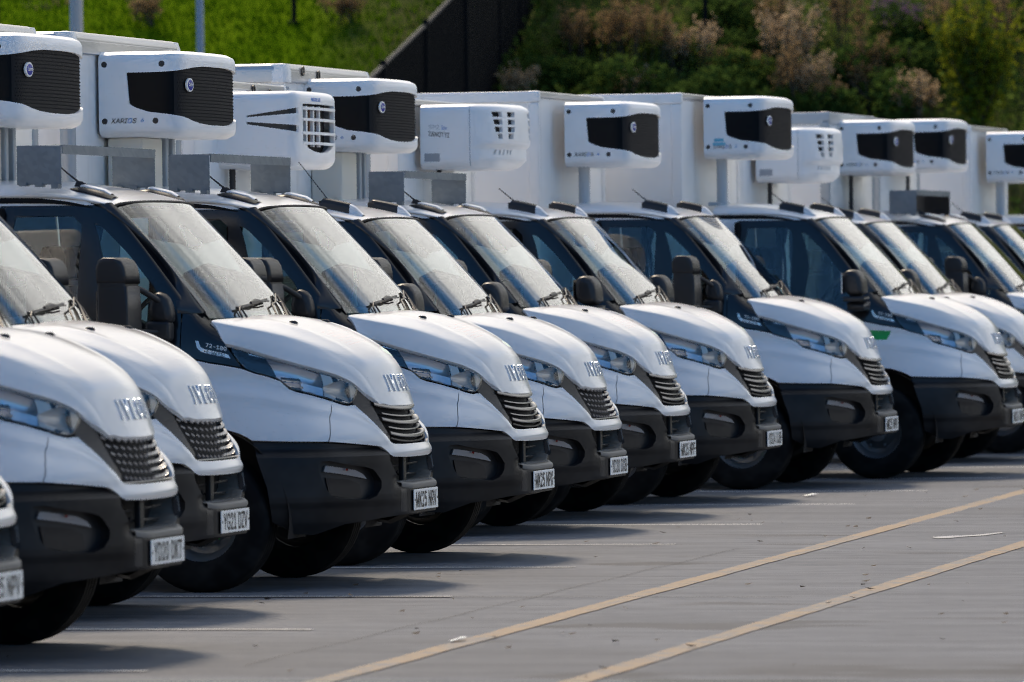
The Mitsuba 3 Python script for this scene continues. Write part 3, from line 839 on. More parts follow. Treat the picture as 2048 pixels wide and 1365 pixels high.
for i, (x, y) in enumerate(((-.97, -.868), (-4.30, -.868))):
    a, b = ('', '_001') if i == 0 else ('_002', '_003')
    part('wheel' + a, move(tyre, x, y, .370), 'tyre_rubber', 35)
    part('wheel' + a + '__rim', move(cat(rimm, nuts), x, y, .370), 'steel_rim', 35)
    part('wheel' + b, mir(move(tyre, x, y, .370)), 'tyre_rubber', 35)
    part('wheel' + b + '__rim', mir(move(cat(rimm, nuts), x, y, .370)), 'steel_rim', 35)
part('wheel__nut_indicator', cat(*[move(trimesh.convex.convex_hull(np.array([(.13 * math.cos(k), -.06, .13 * math.sin(k)), (.10 * math.cos(k + .22), -.06, .10 * math.sin(k + .22)), (.10 * math.cos(k - .22), -.06, .10 * math.sin(k - .22)), (.115 * math.cos(k), -.085, .115 * math.sin(k))])), -.97, -.868, .37) for k in np.arange(6) * math.pi / 3 + .3]), 'green_cap', False, 'green')
part('engine_bay', rbox((-1.50, -.60, .45), (-.45, .60, 1.00)), 'dark_cavity', False)
part('bulkhead', rbox((-1.45, -.66, 1.0), (-.80, .66, 1.20)), 'dark_cavity', False)
pair('chassis_rail', rbox((-6.6, -.42, .42), (-.25, -.30, .60)), 'chassis', False)
part('axle', rbox((-1.06, -.78, .30), (-.90, .78, .42)), 'chassis', False)
part('axle_001', rbox((-4.37, -.78, .30), (-4.23, .78, .44)), 'chassis', False)
part('engine_shield', rbox((-.75, -.60, .38), (-.30, .60, .60)), 'chassis', False)
part('cab_floor', rbox((-2.2, -.85, .55), (-1.35, .85, .62)), 'chassis', False)

# inside the cab
dash = trimesh.convex.convex_hull(np.array([(x, y, z) for y in (-.74, .74) for x, z in ((-.98, 1.425), (-1.26, 1.430), (-1.36, 1.36), (-1.34, 1.05), (-.95, 1.05))]))
part('dashboard', cat(dash, pillow(chaikin([(-1.38, 1.36), (-1.36, 1.45), (-1.25, 1.45), (-1.16, 1.40)], 1, True), -.56, -.22, .02)), 'interior')
aw = np.linspace(0, 2 * np.pi, 33)
tilt = math.radians(35)
ringp = [(-1.47 + .20 * math.cos(k) * math.sin(tilt), -.39 + .20 * math.sin(k), 1.42 + .20 * math.cos(k) * math.cos(tilt)) for k in aw]
part('steering_wheel', cat(tube(ringp, .014, 8, False), tube([(-1.47, -.58, 1.42), (-1.47, -.20, 1.42)], .014, 6), tube([(-1.47, -.39, 1.42), (-1.30, -.39, 1.30)], .03, 8)), 'black_plastic')


def seat(y, w):
    back = pillow(chaikin([(-2.02, 1.0), (-2.16, 1.62), (-2.06, 1.64), (-1.90, 1.05)], 1, True), y - w / 2, y + w / 2, .05)
    cush = pillow(chaikin([(-1.98, .92), (-1.50, .94), (-1.48, 1.04), (-1.95, 1.05)], 1, True), y - w / 2, y + w / 2, .04)
    head = pillow(chaikin([(-2.15, 1.66), (-2.17, 1.84), (-2.08, 1.85), (-2.06, 1.67)], 1, True), y - .13, y + .13, .04)
    return cat(back, cush, head)


part('seat', seat(-.40, .50), 'seat_fabric')
part('seat_001', seat(.12, .42), 'seat_fabric')
part('seat_002', seat(.54, .42), 'seat_fabric')
pair('door{}__belt_pillar', rbox((-2.13, -.86, 1.40), (-2.09, -.76, 2.05), .01), 'interior')
part('headlining', move(grid(RP), 0, 0, -.035), 'interior', True)
# ------------------------------------------------------------------ loads: insulated bodies, refrigeration units, roof brackets, number plates
def plan_curve(half, it=2):
    h = chaikin(half, it)
    p = np.array(h + [(x, -y) for x, y in h[::-1][1:]])
    s = np.concatenate([[0], np.cumsum(np.linalg.norm(np.diff(p, axis=0), axis=1))])
    return p, s


class Shell:
    """A casing: plan curve (from the wall on the camera's side round to the far side) over z0..z1 with rounded top and bottom edges."""

    def __init__(self, half, z0, z1, rt, rb, extra=None):
        self.p, self.s = plan_curve(half)
        self.L, self.z0, self.z1, self.rt, self.rb, self.extra = self.s[-1], z0, z1, rt, rb, extra
        t = np.gradient(self.p, self.s, axis=0)
        t /= np.linalg.norm(t, axis=1, keepdims=True)
        self.n = np.stack([t[:, 1], -t[:, 0]], -1)

    def __call__(self, s, z, off=0.0):
        s, z = np.asarray(s, float), np.asarray(z, float)
        a = np.clip((z - (self.z1 - self.rt)) / self.rt, 0, 1)
        b = np.clip(((self.z0 + self.rb) - z) / self.rb, 0, 1)
        ins = self.rt * (1 - np.sqrt(1 - np.minimum(a, .999) ** 2)) + self.rb * (1 - np.sqrt(1 - np.minimum(b, .999) ** 2))
        o = np.asarray(off) - ins + (self.extra(s, z) if self.extra else 0)
        x = np.interp(s, self.s, self.p[:, 0]) + o * np.interp(s, self.s, self.n[:, 0])
        y = np.interp(s, self.s, self.p[:, 1]) + o * np.interp(s, self.s, self.n[:, 1])
        return np.stack([np.maximum(x, 0), y, z], -1)

    def panel(self, poly, off=0.0, flange=.02, ds=.04, dz=.02):
        f = (lambda a, b: self(a, b, off(a, b))) if callable(off) else (lambda a, b: self(a, b, off))
        return patch(poly, f, ds, dz, flange)

    def body(self, holes=(), flange=.02):
        P = sbox(0, self.z0, self.L, self.z1)
        for h in holes:
            P = P.difference(h)
        ss = np.linspace(0, self.L, 120)
        caps = []
        for z in (self.z0, self.z1):
            e = self(ss, np.full(120, z))
            m = np.stack([np.zeros(120) + .0, e[:, 1], e[:, 2]], -1)
            caps.append(grid(np.stack([e, m])))
        return cat(self.panel(P, flange=flange), *caps)


def on_plane_y(text, h, x0, z0, y, wid=None, bold=True, slope=0.0, shear=0.0, depth=.002):
    m = meshkit.text_mesh(text, h, depth, bold=bold)
    v = np.array(m.vertices)
    a, b = v[:, 0].min(), v[:, 0].max()
    sx = (wid / (b - a)) if wid else 1.0
    X = (v[:, 0] - a) * sx
    m = tm(np.stack([x0 + X + shear * v[:, 1], y - v[:, 2], z0 + v[:, 1] + slope * X], -1), m.faces)
    m.fix_normals()
    return m


def on_front(text, h, wid, zc, x, bold=True, depth=.002):
    m = meshkit.text_mesh(text, h, depth, bold=bold)
    v = np.array(m.vertices)
    a, b = v[:, 0].min(), v[:, 0].max()
    return tm(np.stack([x + v[:, 2], (v[:, 0] - a) / (b - a) * wid - wid / 2, zc + v[:, 1]], -1), m.faces)


def disc(sh, s, z, rs, rz, off, n=28):
    """a rounded plate on a casing"""
    k = np.linspace(0, 2 * np.pi, n + 1)
    rows = [(.02, off), (.9, off), (1.0, off - .002), (1.0, off - .012)]
    return grid(np.array([sh(s + rs * r * np.cos(k), z + rz * r * np.sin(k), o) for r, o in rows]))


UNITS = {}


def uadd(kind, name, mesh, mat, smooth=40):
    UNITS.setdefault(kind, []).append((name, mikit.ply(mesh, 'mat_' + mat, smooth=smooth)))


# --- type one: rounded casing with a dark wrap-round window and a round badge
A = Shell([(0, -.60), (.37, -.60), (.45, -.595), (.505, -.55), (.525, -.42), (.54, -.22), (.545, 0)], 0, .50, .055, .06)
L = A.L
wh = [(.17, .376), (.36, .376), (.46, .381), (.55, .393), (.66, .405), (.82, .413), (.95, .414)]
wl = [(.185, .195), (.20, .182), (.23, .168), (.30, .145), (.42, .130), (.52, .114), (.63, .092), (.74, .079), (.85, .073), (.95, .070)]
top_ = wh + [(L - a, b) for a, b in wh[::-1]]
bot_ = wl + [(L - a, b) for a, b in wl[::-1]]
win = Polygon([(a, b) for a, b in top_] + bot_[::-1]).buffer(0).buffer(-.008).buffer(.008)
uadd('A', '', A.body([win], .022), 'unit_white', 35)
uadd('A', 'window_panel', A.panel(win.buffer(.006).intersection(sbox(0, 0, .46, 1)), -.014, 0), 'unit_window', True)
uadd('A', 'window_panel_001', A.panel(win.buffer(.006).intersection(sbox(L - .46, 0, L, 1)), -.014, 0), 'unit_window', True)
uadd('A', 'mesh_front', A.panel(win.buffer(.006).intersection(sbox(.46, 0, L - .46, 1)), -.018, 0), 'dark_cavity', True)
dots = []
for r in range(18):
    for c_ in range(int((L - .98) / .021)):
        s_, z_ = .49 + c_ * .021 + (.0105 if r % 2 else 0), .08 + r * .0195
        if win.buffer(-.010).contains(shapely.Point(s_, z_)):
            q = [A(np.array([s_ + dx]), np.array([z_ + dz]), -.012 if (dx == 0 and dz == 0) else -.017)[0] for dx, dz in ((0, 0), (.0045, 0), (0, .0045), (-.0045, 0), (0, -.0045))]
            dots.append(tm(q, [(0, 1, 2), (0, 2, 3), (0, 3, 4), (0, 4, 1)]))
uadd('A', 'mesh_studs', cat(*dots), 'stud_black', False)
uadd('A', 'badge', disc(A, .60, .300, .048, .040, .004), 'plate_white', 30)
uadd('A', 'badge_centre', disc(A, .60, .300, .036, .031, .0065), 'badge_blue', 30)
mt = meshkit.text_mesh('Carrier', .021, .0012, bold=False)
v = np.array(mt.vertices)
v[:, 0] = (v[:, 0] - v[:, 0].min()) / np.ptp(v[:, 0]) * .058
uadd('A', 'badge_lettering', tm(A(.571 + v[:, 0], .2925 + v[:, 1], .0072 + v[:, 2]), mt.faces), 'plate_white', False)
for i, (s_, z_) in enumerate([(.035, .424), (.385, .424), (.035, .092), (.345, .092)]):
    uadd('A', 'fastener' + ('_%03d' % i if i else ''), cat(lathe([(0, -.006), (.008, -.005), (.010, -.001), (.017, -.001), (.019, .004)], 16, 'y', (s_, -.6015, z_))), 'black_plastic', 30)
y_ = -.6005
let = (on_plane_y('XARI', .028, .072, .080, y_, .098, shear=.25))
uadd('A', 'lettering', let, 'print_black', False)
uadd('A', 'lettering_001', on_plane_y('O', .028, .173, .080, y_, .027, shear=.25), 'print_blue', False)
uadd('A', 'lettering_002', on_plane_y('S', .028, .203, .080, y_, .024, shear=.25), 'print_black', False)
uadd('A', 'lettering_003', on_plane_y('6', .022, .254, .085, y_, .020, shear=.2), 'print_blue', False)

# --- type two: flat-sided casing with a barred front and two slits along the side
F = Shell([(0, -.50), (.47, -.50), (.525, -.495), (.555, -.455), (.565, -.38), (.58, -.15), (.583, 0)], -.07, .43, .055, .08)
L = F.L
fo = Polygon([(.640, .348), (L - .640, .348), (L - .640, .10), (L - .74, .06), (L - .86, .04), (L / 2, .03), (.86, .04), (.74, .06), (.640, .10)])
sl1, sl2 = Polygon([(.215, .262), (.575, .285), (.575, .322), (.215, .273)]), Polygon([(.215, .232), (.575, .205), (.575, .160), (.215, .217)])
uadd('B', '', F.body([fo, sl1, sl2], .03), 'unit_white', 35)
uadd('B', 'cavity', F.panel(fo.buffer(.02), -.07, 0), 'dark_cavity', True)
uadd('B', 'side_slit', F.panel(sl1.buffer(.004), -.02, 0), 'black_plastic', True)
uadd('B', 'side_slit_001', F.panel(sl2.buffer(.004), -.02, 0), 'black_plastic', True)
for i, z_ in enumerate((.318, .246, .158, .092)):
    uadd('B', 'front_bar' + ('_%03d' % i if i else ''), F.panel(Polygon([(.63, z_ - .009), (L - .63, z_ - .009), (L - .63, z_ + .009), (.63, z_ + .009)]), .006, .02, .04, .006), 'unit_white', 35)
for i, s_ in enumerate((.76, .90, 1.04)):
    uadd('B', 'front_upright' + ('_%03d' % i if i else ''), F.panel(Polygon([(s_ - .014, .07), (s_ + .014, .07), (s_ + .014, .335), (s_ - .014, .335)]), -.016, .02, .01, .03), 'unit_white', 35)
uadd('B', 'radiator_core', F.panel(Polygon([(.94, .08), (1.02, .08), (1.02, .34), (.94, .34)]), -.062, 0), 'rust_brown', True)
mt = meshkit.text_mesh('FRIGOBLOCK', .024, .0015, bold=True)
v = np.array(mt.vertices)
v[:, 0] = (v[:, 0] - v[:, 0].min()) / np.ptp(v[:, 0]) * .20
uadd('B', 'lettering', tm(F(.80 + v[:, 0], .365 + v[:, 1], .001 + v[:, 2]), mt.faces), 'print_blue', False)

# --- type three: tapering nose with louvres
def zx(s, z):
    fr = np.clip((np.minimum(s, ZL - s) - .40) / .12, 0, 1)
    st = np.clip((.165 - z) / .02, 0, 1)
    rise = np.clip((.06 - z) / .08, 0, 1)
    return -.030 * fr * st - .05 * fr * rise - .012 * fr * np.clip((z - .33) / .12, 0, 1)


ZL = 2.0
Z = Shell([(0, -.60), (.36, -.60), (.41, -.595), (.495, -.54), (.56, -.45), (.595, -.32), (.615, -.16), (.62, 0)], -.01, .46, .05, .07, zx)
ZL = L = Z.L
lou = []
for k, z_ in enumerate((.385, .330, .275, .226)):
    for a, b in ((.545 + .012 * k, .665), (.74, .885 - .006 * k)):
        if k == 3:
            a, b = (a + .02, b) if a < .7 else (a + .01, b - .02)
        p = [(a, z_ + .019), (b - .01, z_ + .019), (b, z_ - .019), (a + .012, z_ - .019)] if a < .7 else [(a, z_ + .019), (b, z_ + .019), (b - .006, z_ - .019), (a + .004, z_ - .019)]
        lou.append(Polygon(p))
lou += [Polygon([(L - x, z) for x, z in p.exterior.coords]) for p in lou]
low = [Polygon([(.60 + .062 * k, .128), (.628 + .062 * k, .128), (.608 + .062 * k, .092), (.578 + .062 * k, .092)]) for k in range(5)]
uadd('C', '', Z.body(lou + low, .03), 'unit_white', 35)
uadd('C', 'louvre_backing', cat(Z.panel(sbox(.50, .19, L - .5, .42), -.034, 0), Z.panel(sbox(.55, .08, .95, .14), -.032, 0)), 'dark_cavity', True)
uadd('C', 'joint_strip', Z.panel(sbox(.368, .01, .374, .45), .0015, .002, .003, .02), 'grey_rail', True)
uadd('C', 'lettering', on_plane_y('ZANOTTI', .034, .062, .232, -.6005, .155, slope=-.10), 'print_black', False)
uadd('C', 'lettering_001', on_plane_y('SPZ', .030, .065, .285, -.6005, .080, bold=False, slope=-.08), 'print_grey', False)
uadd('C', 'lettering_002', on_plane_y('Inv', .026, .160, .278, -.6005, .040, slope=-.08), 'print_blue', False)
uadd('C', 'rating_plate', rbox((.03, -.603, .045), (.145, -.599, .105), 0), 'print_grey', False)

scene['mat_unit_window'] = pr((0.003, 0.004, 0.006), 0.30, specular=0.10)
scene['mat_stud_black'] = pr((0.012, 0.012, 0.013), 0.6, specular=0.15)
scene['mat_rust_brown'] = pr((0.16, 0.075, 0.04), 0.7)

# --- under the units: drain box and pipes
PIPES = {
    'duct': [('drain_box', cat(rbox((0, -.45, -.42), (.22, -.05, .0), .015), rbox((0, -.02, -.42), (.10, .14, 0), .01)), 'duct_cream'), ('pipe', cat(rbox((0, -.02, -.46), (.235, .03, .01), .01), rbox((0, .16, -.46), (.22, .21, .01), .01)), 'grey_rail')],
    'tube': [('pipe', cat(tube([(.10, -.38, .03), (.10, -.38, -.35), (.09, -.38, -.95)], .045, 14), rbox((0, -.45, -.38), (.15, -.31, -.35), .005)), 'pipe_grey')],
    'thin': [('pipe', tube([(.06, -.30, .03), (.06, -.30, -.9)], .020, 10), 'black_plastic')],
}
# --- roof bracket
zr = roof_z(-1.87, .74)
br_plate = lambda y: cat(rbox((-2.0, y - .006, 2.172), (-1.752, y + .006, 2.382), .004), rbox((-1.98, y - .03, 2.165), (-1.94, y + .03, 2.185), 0), rbox((-1.89, y - .03, 2.160), (-1.85, y + .03, 2.18), 0), rbox((-1.80, y - .03, 2.150), (-1.76, y + .03, 2.175), 0))
bracket = [('', cat(rbox((-1.80, -.845, 2.378), (-1.745, .845, 2.384), 0), rbox((-1.752, -.845, 2.335), (-1.746, .845, 2.378), 0)), 'galvanised'),
           ('side_plate', br_plate(-.855), 'galvanised'), ('side_plate_001', br_plate(.855), 'galvanised')]
BRK = [(n, mikit.ply(m, 'mat_' + t, smooth=30)) for n, m, t in bracket]
BRK_DARK = BRK[:2] + [('side_plate_001', mikit.ply(br_plate(.855), 'mat_dark_cavity', smooth=30))] + [('backing', mikit.ply(rbox((-1.99, -.80, 2.19), (-1.97, .80, 2.372), 0), 'mat_dark_cavity'))]


def body_parts(ztop, style, xf=-2.50, xr=-6.6):
    """[(name, ply)] of an insulated body; style 'round' or 'flat' or 'grey'"""
    out = []
    z0, hw = .92, 1.10
    add = lambda n, m, t, s=35: out.append((n, mikit.ply(m, 'mat_' + t, smooth=s)))
    add('', cat(rbox((xr, -hw + .02, z0), (xf - .02, hw - .02, ztop - .03), .01)), 'box_white', False)
    if style == 'round':
        fr = cat(rbox((xf - .03, -hw + .10, ztop - .13), (xf + .004, hw - .10, ztop - .05), .006), tube([(xf - .045, y, ztop - .048) for y in (-hw + .09, 0, hw - .09)], .048, 18))
        sr = cat(rbox((xr, -hw - .004, ztop - .13), (xf - .10, -hw + .03, ztop - .05), .006), tube([(x, -hw + .045, ztop - .048) for x in (xf - .09, -4.5, xr)], .048, 18))
        add('front_rail', fr, 'aluminium')
        add('side_rail', sr, 'aluminium')
        add('side_rail_001', mir(sr), 'aluminium')
        cc = trimesh.convex.convex_hull(np.vstack([lathe([(0, .05), (.035, .043), (.049, .0), (.049, -.08), (0, -.08)], 20, 'z', (x, y, ztop - .05)).vertices for x, y in ((xf - .045, -hw + .045), (xf - .095, -hw + .045), (xf - .045, -hw + .095))]))
        add('corner_cap', cc, 'box_white')
        add('corner_cap_001', mir(cc), 'box_white')
        cp = lathe([(.047, .0), (.047, ztop - .16 - z0)], 20, 'z', (xf - .045, -hw + .045, z0))
        add('corner_post', cp, 'grey_rail')
        add('corner_post_001', mir(cp), 'grey_rail')
    else:
        col = 'box_white' if style == 'flat' else 'grey_rail'
        h = .05 if style == 'flat' else .11
        add('front_rail', rbox((xf - .05, -hw + .045, ztop - h), (xf + .004, hw - .045, ztop), .008), 'aluminium' if style == 'flat' else 'grey_rail')
        sr = rbox((xr, -hw - .004, ztop - max(h, .085)), (xf - .045, -hw + .05, ztop), .008)
        add('side_rail', sr, col)
        add('side_rail_001', mir(sr), col)
        cp = rbox((xf - .085, -hw - .002, z0), (xf + .002, -hw + .05, ztop - .085), .012)
        add('corner_post', cp, 'box_white' if style == 'flat' else 'grey_rail')
        add('corner_post_001', mir(cp), 'box_white' if style == 'flat' else 'grey_rail')
        cc = rbox((xf - .09, -hw - .006, ztop - .088), (xf + .006, -hw + .055, ztop + .003), .014)
        add('corner_cap', cc, 'grey_rail' if style != 'flat' else 'box_white')
        add('corner_cap_001', mir(cc), 'grey_rail' if style != 'flat' else 'box_white')
    return out


BODIES = {}
RING = mikit.ply(cat(*[move(lathe([(.020, 0), (.034, 0), (.034, .008), (.020, .008), (.020, 0)], 20, 'x', (0, 0, 0)), 0, y, z) for y, z in ((.62, 0), (1.02, -.02))]), 'mat_print_black', smooth=30)

# --- what each truck has
TRUCKS = {1: (-8.326, 25.408), 2: (-8.682, 28.839), 3: (-9.393, 32.368), 4: (-9.229, 35.495), 5: (-9.348, 38.706), 6: (-9.858, 42.896), 7: (-9.979, 45.534),
          8: (-9.976, 48.474), 9: (-9.723, 51.739), 10: (-9.170, 54.31), 11: (-9.555, 58.40), 12: (-9.368, 61.407), 13: (-9.52, 64.6), 14: (-9.2, 67.8)}
DZ = {6: -.042, 7: -.008, 8: -.010, 9: .014, 10: .012}
#      grille  mirror     lamps    aerial        unit  wall-x  unit-z  body top  style    pipes   bracket  plate        plate z
SPEC = {
    1: ('new', 'mirrorA', 'lampA', 'aerial', 'A', -2.50, 2.50, 3.09, 'round', 'duct', BRK, 'MK25 NPV'),
    2: ('old', 'mirrorA', 'lampB', 'aerial', 'B', -2.50, 2.40, 2.90, 'flat', 'thin', None, 'YD20 DKT'),
    3: ('old', 'mirrorA', 'lampB', 'aerial', 'B', -2.50, 2.40, 2.90, 'flat', 'thin', None, 'YG21 DZV'),
    4: ('new', 'mirrorA', 'lampA', 'aerial', 'A', -2.54, 2.50, 3.09, 'round', 'duct', BRK, 'MK25 NRV'),
    5: ('new', 'mirrorA', 'lampA', 'aerial', 'A', -2.47, 2.495, 3.105, 'round', 'duct', BRK, 'MK25 NPX'),
    6: ('old', 'mirrorB', 'lampB', 'aerial_long', 'B', -2.51, 2.44, 2.945, 'flat', 'thin', None, 'YD20 DXB'),
    7: ('new', 'mirrorA', 'lampA', 'aerial', 'A', -2.49, 2.52, 3.115, 'round', 'duct', BRK, 'MK25 NPF'),
    8: ('new', 'mirrorB', 'lampB', 'aerial', 'C', -2.44, 2.445, 2.945, 'flat', 'thin', None, 'YD24 UJB'),
    9: ('new', 'mirrorA', 'lampB', 'aerial', 'A', -2.39, 2.49, 3.065, 'flat', 'tube', None, 'MK25 NPK'),
    10: ('new', 'mirrorB', 'lampB', 'aerial', 'A', -2.40, 2.58, 3.10, 'flatgrey', 'tube', None, 'MX24 OHP'),
    11: ('new', 'mirrorA', 'lampB', 'aerial', 'C', -2.44, 2.445, 2.945, 'flat', 'thin', None, 'YD24 UKC'),
    12: ('new', 'mirrorA', 'lampA', 'aerial', 'A', -2.49, 2.53, 3.095, 'grey', 'thin', BRK_DARK, 'MK25 NPG'),
    13: ('new', 'mirrorA', 'lampB', 'aerial', 'A', -2.40, 2.60, 3.10, 'grey', 'thin', None, 'MK25 NPH'),
    14: ('new', 'mirrorA', 'lampB', 'aerial', 'A', -2.40, 2.53, 3.09, 'flat', 'tube', None, 'MK25 NPJ'),
}
PLATE = [('number_plate', mikit.ply(cat(rbox((.006, -.252, .407), (.012, .252, .518), .003)), 'mat_plate_white', smooth=30)),
         ('number_plate__screw_cap', mikit.ply(cat(lathe([(0, .003), (.006, .002), (.007, 0)], 10, 'x', (.012, -.235, .463)), lathe([(0, .003), (.006, .002), (.007, 0)], 10, 'x', (.012, .235, .463))), 'mat_print_black', smooth=30))]


def plate_text(s):
    a, b = s.split(' ')
    m = [on_front(t, .080, w, 0, 0) for t, w in ((a, .225), (b, .165))]
    return mikit.ply(cat(move(m[0], .0115, -.215 + .1125, .4225), move(m[1], .0115, .048 + .0825, .4225)), 'mat_print_black')


# badge on the black quarter panel
def qfn(a, b, off=.004):
    """(x, z) to points on the camera side's skin"""
    a, b = np.atleast_1d(a), np.atleast_1d(b)
    t = np.array([-t_of(x, z, 'x') for x, z in zip(a, b)])
    return skin(t, b, off)


def qflat(m):
    v = np.array(m.vertices)
    return tm(qfn(v[:, 0], v[:, 1], .001 + v[:, 2]), m.faces)


bd = trimesh.creation.extrude_polygon(Polygon([(-1.020, 1.332), (-1.004, 1.332), (-.992, 1.300), (-.972, 1.288), (-.852, 1.258), (-.838, 1.236), (-.965, 1.266), (-.992, 1.276), (-1.010, 1.296)]), .004, engine='earcut')
BADGE = [('badge', mikit.ply(qflat(bd), 'mat_satin_chrome'))]
for text, h, x0, z0, w_, mat in (('72-180', .020, -.965, 1.300, .105, 'plate_white'), ('HI-MATIC', .014, -.972, 1.2695, .105, 'print_black')):
    m = meshkit.text_mesh(text, h, .0012, bold=True)
    v = np.array(m.vertices)
    v[:, 0] = x0 + (v[:, 0] - v[:, 0].min()) / np.ptp(v[:, 0]) * w_
    v[:, 1] = z0 + v[:, 1] - .23 * (v[:, 0] - x0)
    v[:, 2] += .0042 if mat == 'print_black' else 0
    BADGE.append(('badge_lettering' + ('' if mat == 'plate_white' else '_001'), mikit.ply(qflat(tm(v, m.faces)), 'mat_' + mat)))

GREEN = ('wing__sticker', mikit.ply(patch(Polygon(tp([(-1.07, 1.175), (-.864, 1.165), (-.893, 1.095), (-1.07, 1.098)], step=.05)), lambda a, b: skin(a, b, .004 + crease(a, b)), .2, .02, 0), 'mat_sticker_green', smooth=True))
CYAN = ('refrigeration_unit__sticker', mikit.ply(cat(rbox((.085, -.6035, .135), (.165, -.6005, .160), 0), rbox((.075, -.6035, .105), (.18, -.6005, .128), 0)), 'mat_sticker_cyan'))

LABELS = {
    1: 'foremost white truck at the left edge, only its front corner and number plate showing',
    2: 'white truck with honeycomb grille and number plate YD20 DKT, nearest but one',
    3: 'white truck with honeycomb grille and number plate YG21 DZV, third nearest',
    4: 'white truck with slatted grille, number plate MK25 NRV and roof bracket, fourth nearest',
    5: 'white truck with roof bracket and number plate MK25 NPX, fifth nearest',
    6: 'white truck with barred unit front, long aerial and plate YD20 DXB',
    7: 'white truck with roof bracket, just beyond the one with plate YD20 DXB',
    8: 'white truck with louvred unit and plate starting YD24, eighth nearest',
    9: 'white truck with one grey pipe, just before the one with a blue unit sticker',
    10: 'white truck with blue sticker on its unit and green sticker on its wing',
    11: 'white truck with louvred unit, mostly hidden behind the truck with the green wing sticker',
    12: 'white truck with dark-backed roof bracket, far along the row on the right',
    13: 'white truck second from the far end, bonnet cut off by the right edge',
    14: 'farthest white truck at the right edge, only body, unit and roof showing',
}
YAWS = {i: float(np.clip(np.random.default_rng(i).normal() * .22, -.35, .35)) for i in TRUCKS}
FIXED = ('wheel', 'chassis')
for i, (X, Y) in TRUCKS.items():
    gri, mirr, lamp, aer, unit, wx, wz, zt, sty, pip, brk, num = SPEC[i]
    tags = {gri, mirr, lamp, aer} | ({'green'} if i in (4, 9) else set())
    key = 'refrigerated_truck' + ('_%03d' % (i - 1) if i > 1 else '')
    rot = T().translate([X, Y, 0]).rotate([0, 0, 1], YAWS[i])
    m0 = rot
    m1 = rot @ T().translate([0, 0, DZ.get(i, 0)])
    put = lambda k, d, m: scene.__setitem__(key + '__' + k, {**d, 'to_world': m})
    for k, d, tag in PARTS:
        if tag is None or tag in tags:
            put(k, d, m0 if k.startswith(FIXED) else m1)
    for k, d in PLATE:
        put(k, d, m1)
    put('number_plate__lettering', plate_text(num), m1)
    if gri == 'new':
        for k, d in BADGE:
            put('quarter_panel__' + k, d, m1)
    bk = (zt, sty)
    if bk not in BODIES:
        BODIES[bk] = body_parts(zt, 'flat' if sty == 'flatgrey' else sty)
    for n, d in BODIES[bk]:
        put('insulated_body' + ('__' + n if n else ''), d, m0)
    mu = rot @ T().translate([wx - .028, 0, wz])
    for n, d in UNITS[unit]:
        put('refrigeration_unit' + ('__' + n if n else ''), d, mu)
    for n, mm, mat in PIPES[pip]:
        if ('p', pip, n) not in BODIES:
            BODIES[('p', pip, n)] = mikit.ply(mm, 'mat_' + mat, smooth=35)
        put('refrigeration_unit__' + n, BODIES[('p', pip, n)], mu)
    if brk:
        for n, d in brk:
            put('roof_bracket' + ('__' + n if n else ''), d, m1)
    if i in (6, 7):
        put('insulated_body__ring_marker', RING, rot @ T().translate([-2.492, -.35 if i == 6 else -1.35, zt - .045]))
    if i == 10:
        put(*CYAN[:2], mu)
    if i == 10:
        put(GREEN[0], GREEN[1], m1)
    labels[key] = {'label': LABELS[i], 'category': 'truck', 'group': 'refrigerated trucks parked in a row'}
# ------------------------------------------------------------------ ground and its markings
def asphalt_fn(p, n, uv):
    st = fbm(p.x * 0.55, p.y * 3.2, 0.0, 4)
    st2 = fbm(p.x * 1.6 + 9, p.y * 14.0, 3.0, 3)
    f = fbm(p.x * 9, p.y * 9, 1.0, 4)
    big = fbm(p.x * 0.22, p.y * 0.5, 5.0, 3)
    c = mix((0.086, 0.093, 0.106), (0.132, 0.140, 0.155), smoothstep(0.25, 0.75, st * 0.45 + st2 * 0.30 + f * 0.25))
    c = mix(c, (0.072, 0.076, 0.084), smoothstep(0.56, 0.74, big) * 0.5)
    oil = smoothstep(0.66, 0.78, fbm(p.x * 0.7 + 40, p.y * 1.5, 2.0, 4))
    return mix(c, (0.04, 0.04, 0.042), oil * 0.55)


def line_fn(col, wear):
    def fn(p, n, uv):
        f = fbm(p.x * 14, p.y * 14, 0.0, 4)
        g = fbm(p.x * 2.0, p.y * 1.0, 4.0, 3)
        return mix(col, (0.13, 0.131, 0.135), smoothstep(0.42, 0.66, f * 0.6 + g * 0.4) * wear)
    return proc(fn)


scene['mat_asphalt'] = pr(proc(asphalt_fn), 0.78, specular=0.3)
scene['mat_yellow_line'] = pr(line_fn((0.215, 0.155, 0.10), 0.85), 0.7)
scene['mat_white_line'] = pr(line_fn((0.36, 0.36, 0.36), 0.55), 0.7)
scene['mat_joint'] = pr((0.035, 0.035, 0.036), 0.8)
scene['mat_leaf_litter'] = pr((0.055, 0.040, 0.028), 0.8)
scene['mat_paper'] = pr((0.7, 0.7, 0.68), 0.7)


def sheet(pts, z):
    v, f = trimesh.creation.triangulate_polygon(Polygon(pts), engine='earcut')
    m = tm(np.column_stack([v, np.full(len(v), z)]), f)
    if m.face_normals[0][2] < 0:
        m.invert()
    return m


scene['ground'] = mikit.ply(sheet([(-700, -300), (700, -300), (700, 1200), (-700, 1200)], 0.0), 'mat_asphalt')
labels['ground'] = {'kind': 'structure', 'label': 'grey concrete yard surface with faint streaks and stains'}


def marking(key, mesh, mat):
    scene[key] = mikit.ply(mesh, mat)
    labels[key] = {'kind': 'structure'}


y1 = lambda Y: -7.45 - (Y - 26.91) * .0418
y2 = lambda Y: -6.38 - (Y - 26.96) * .0325


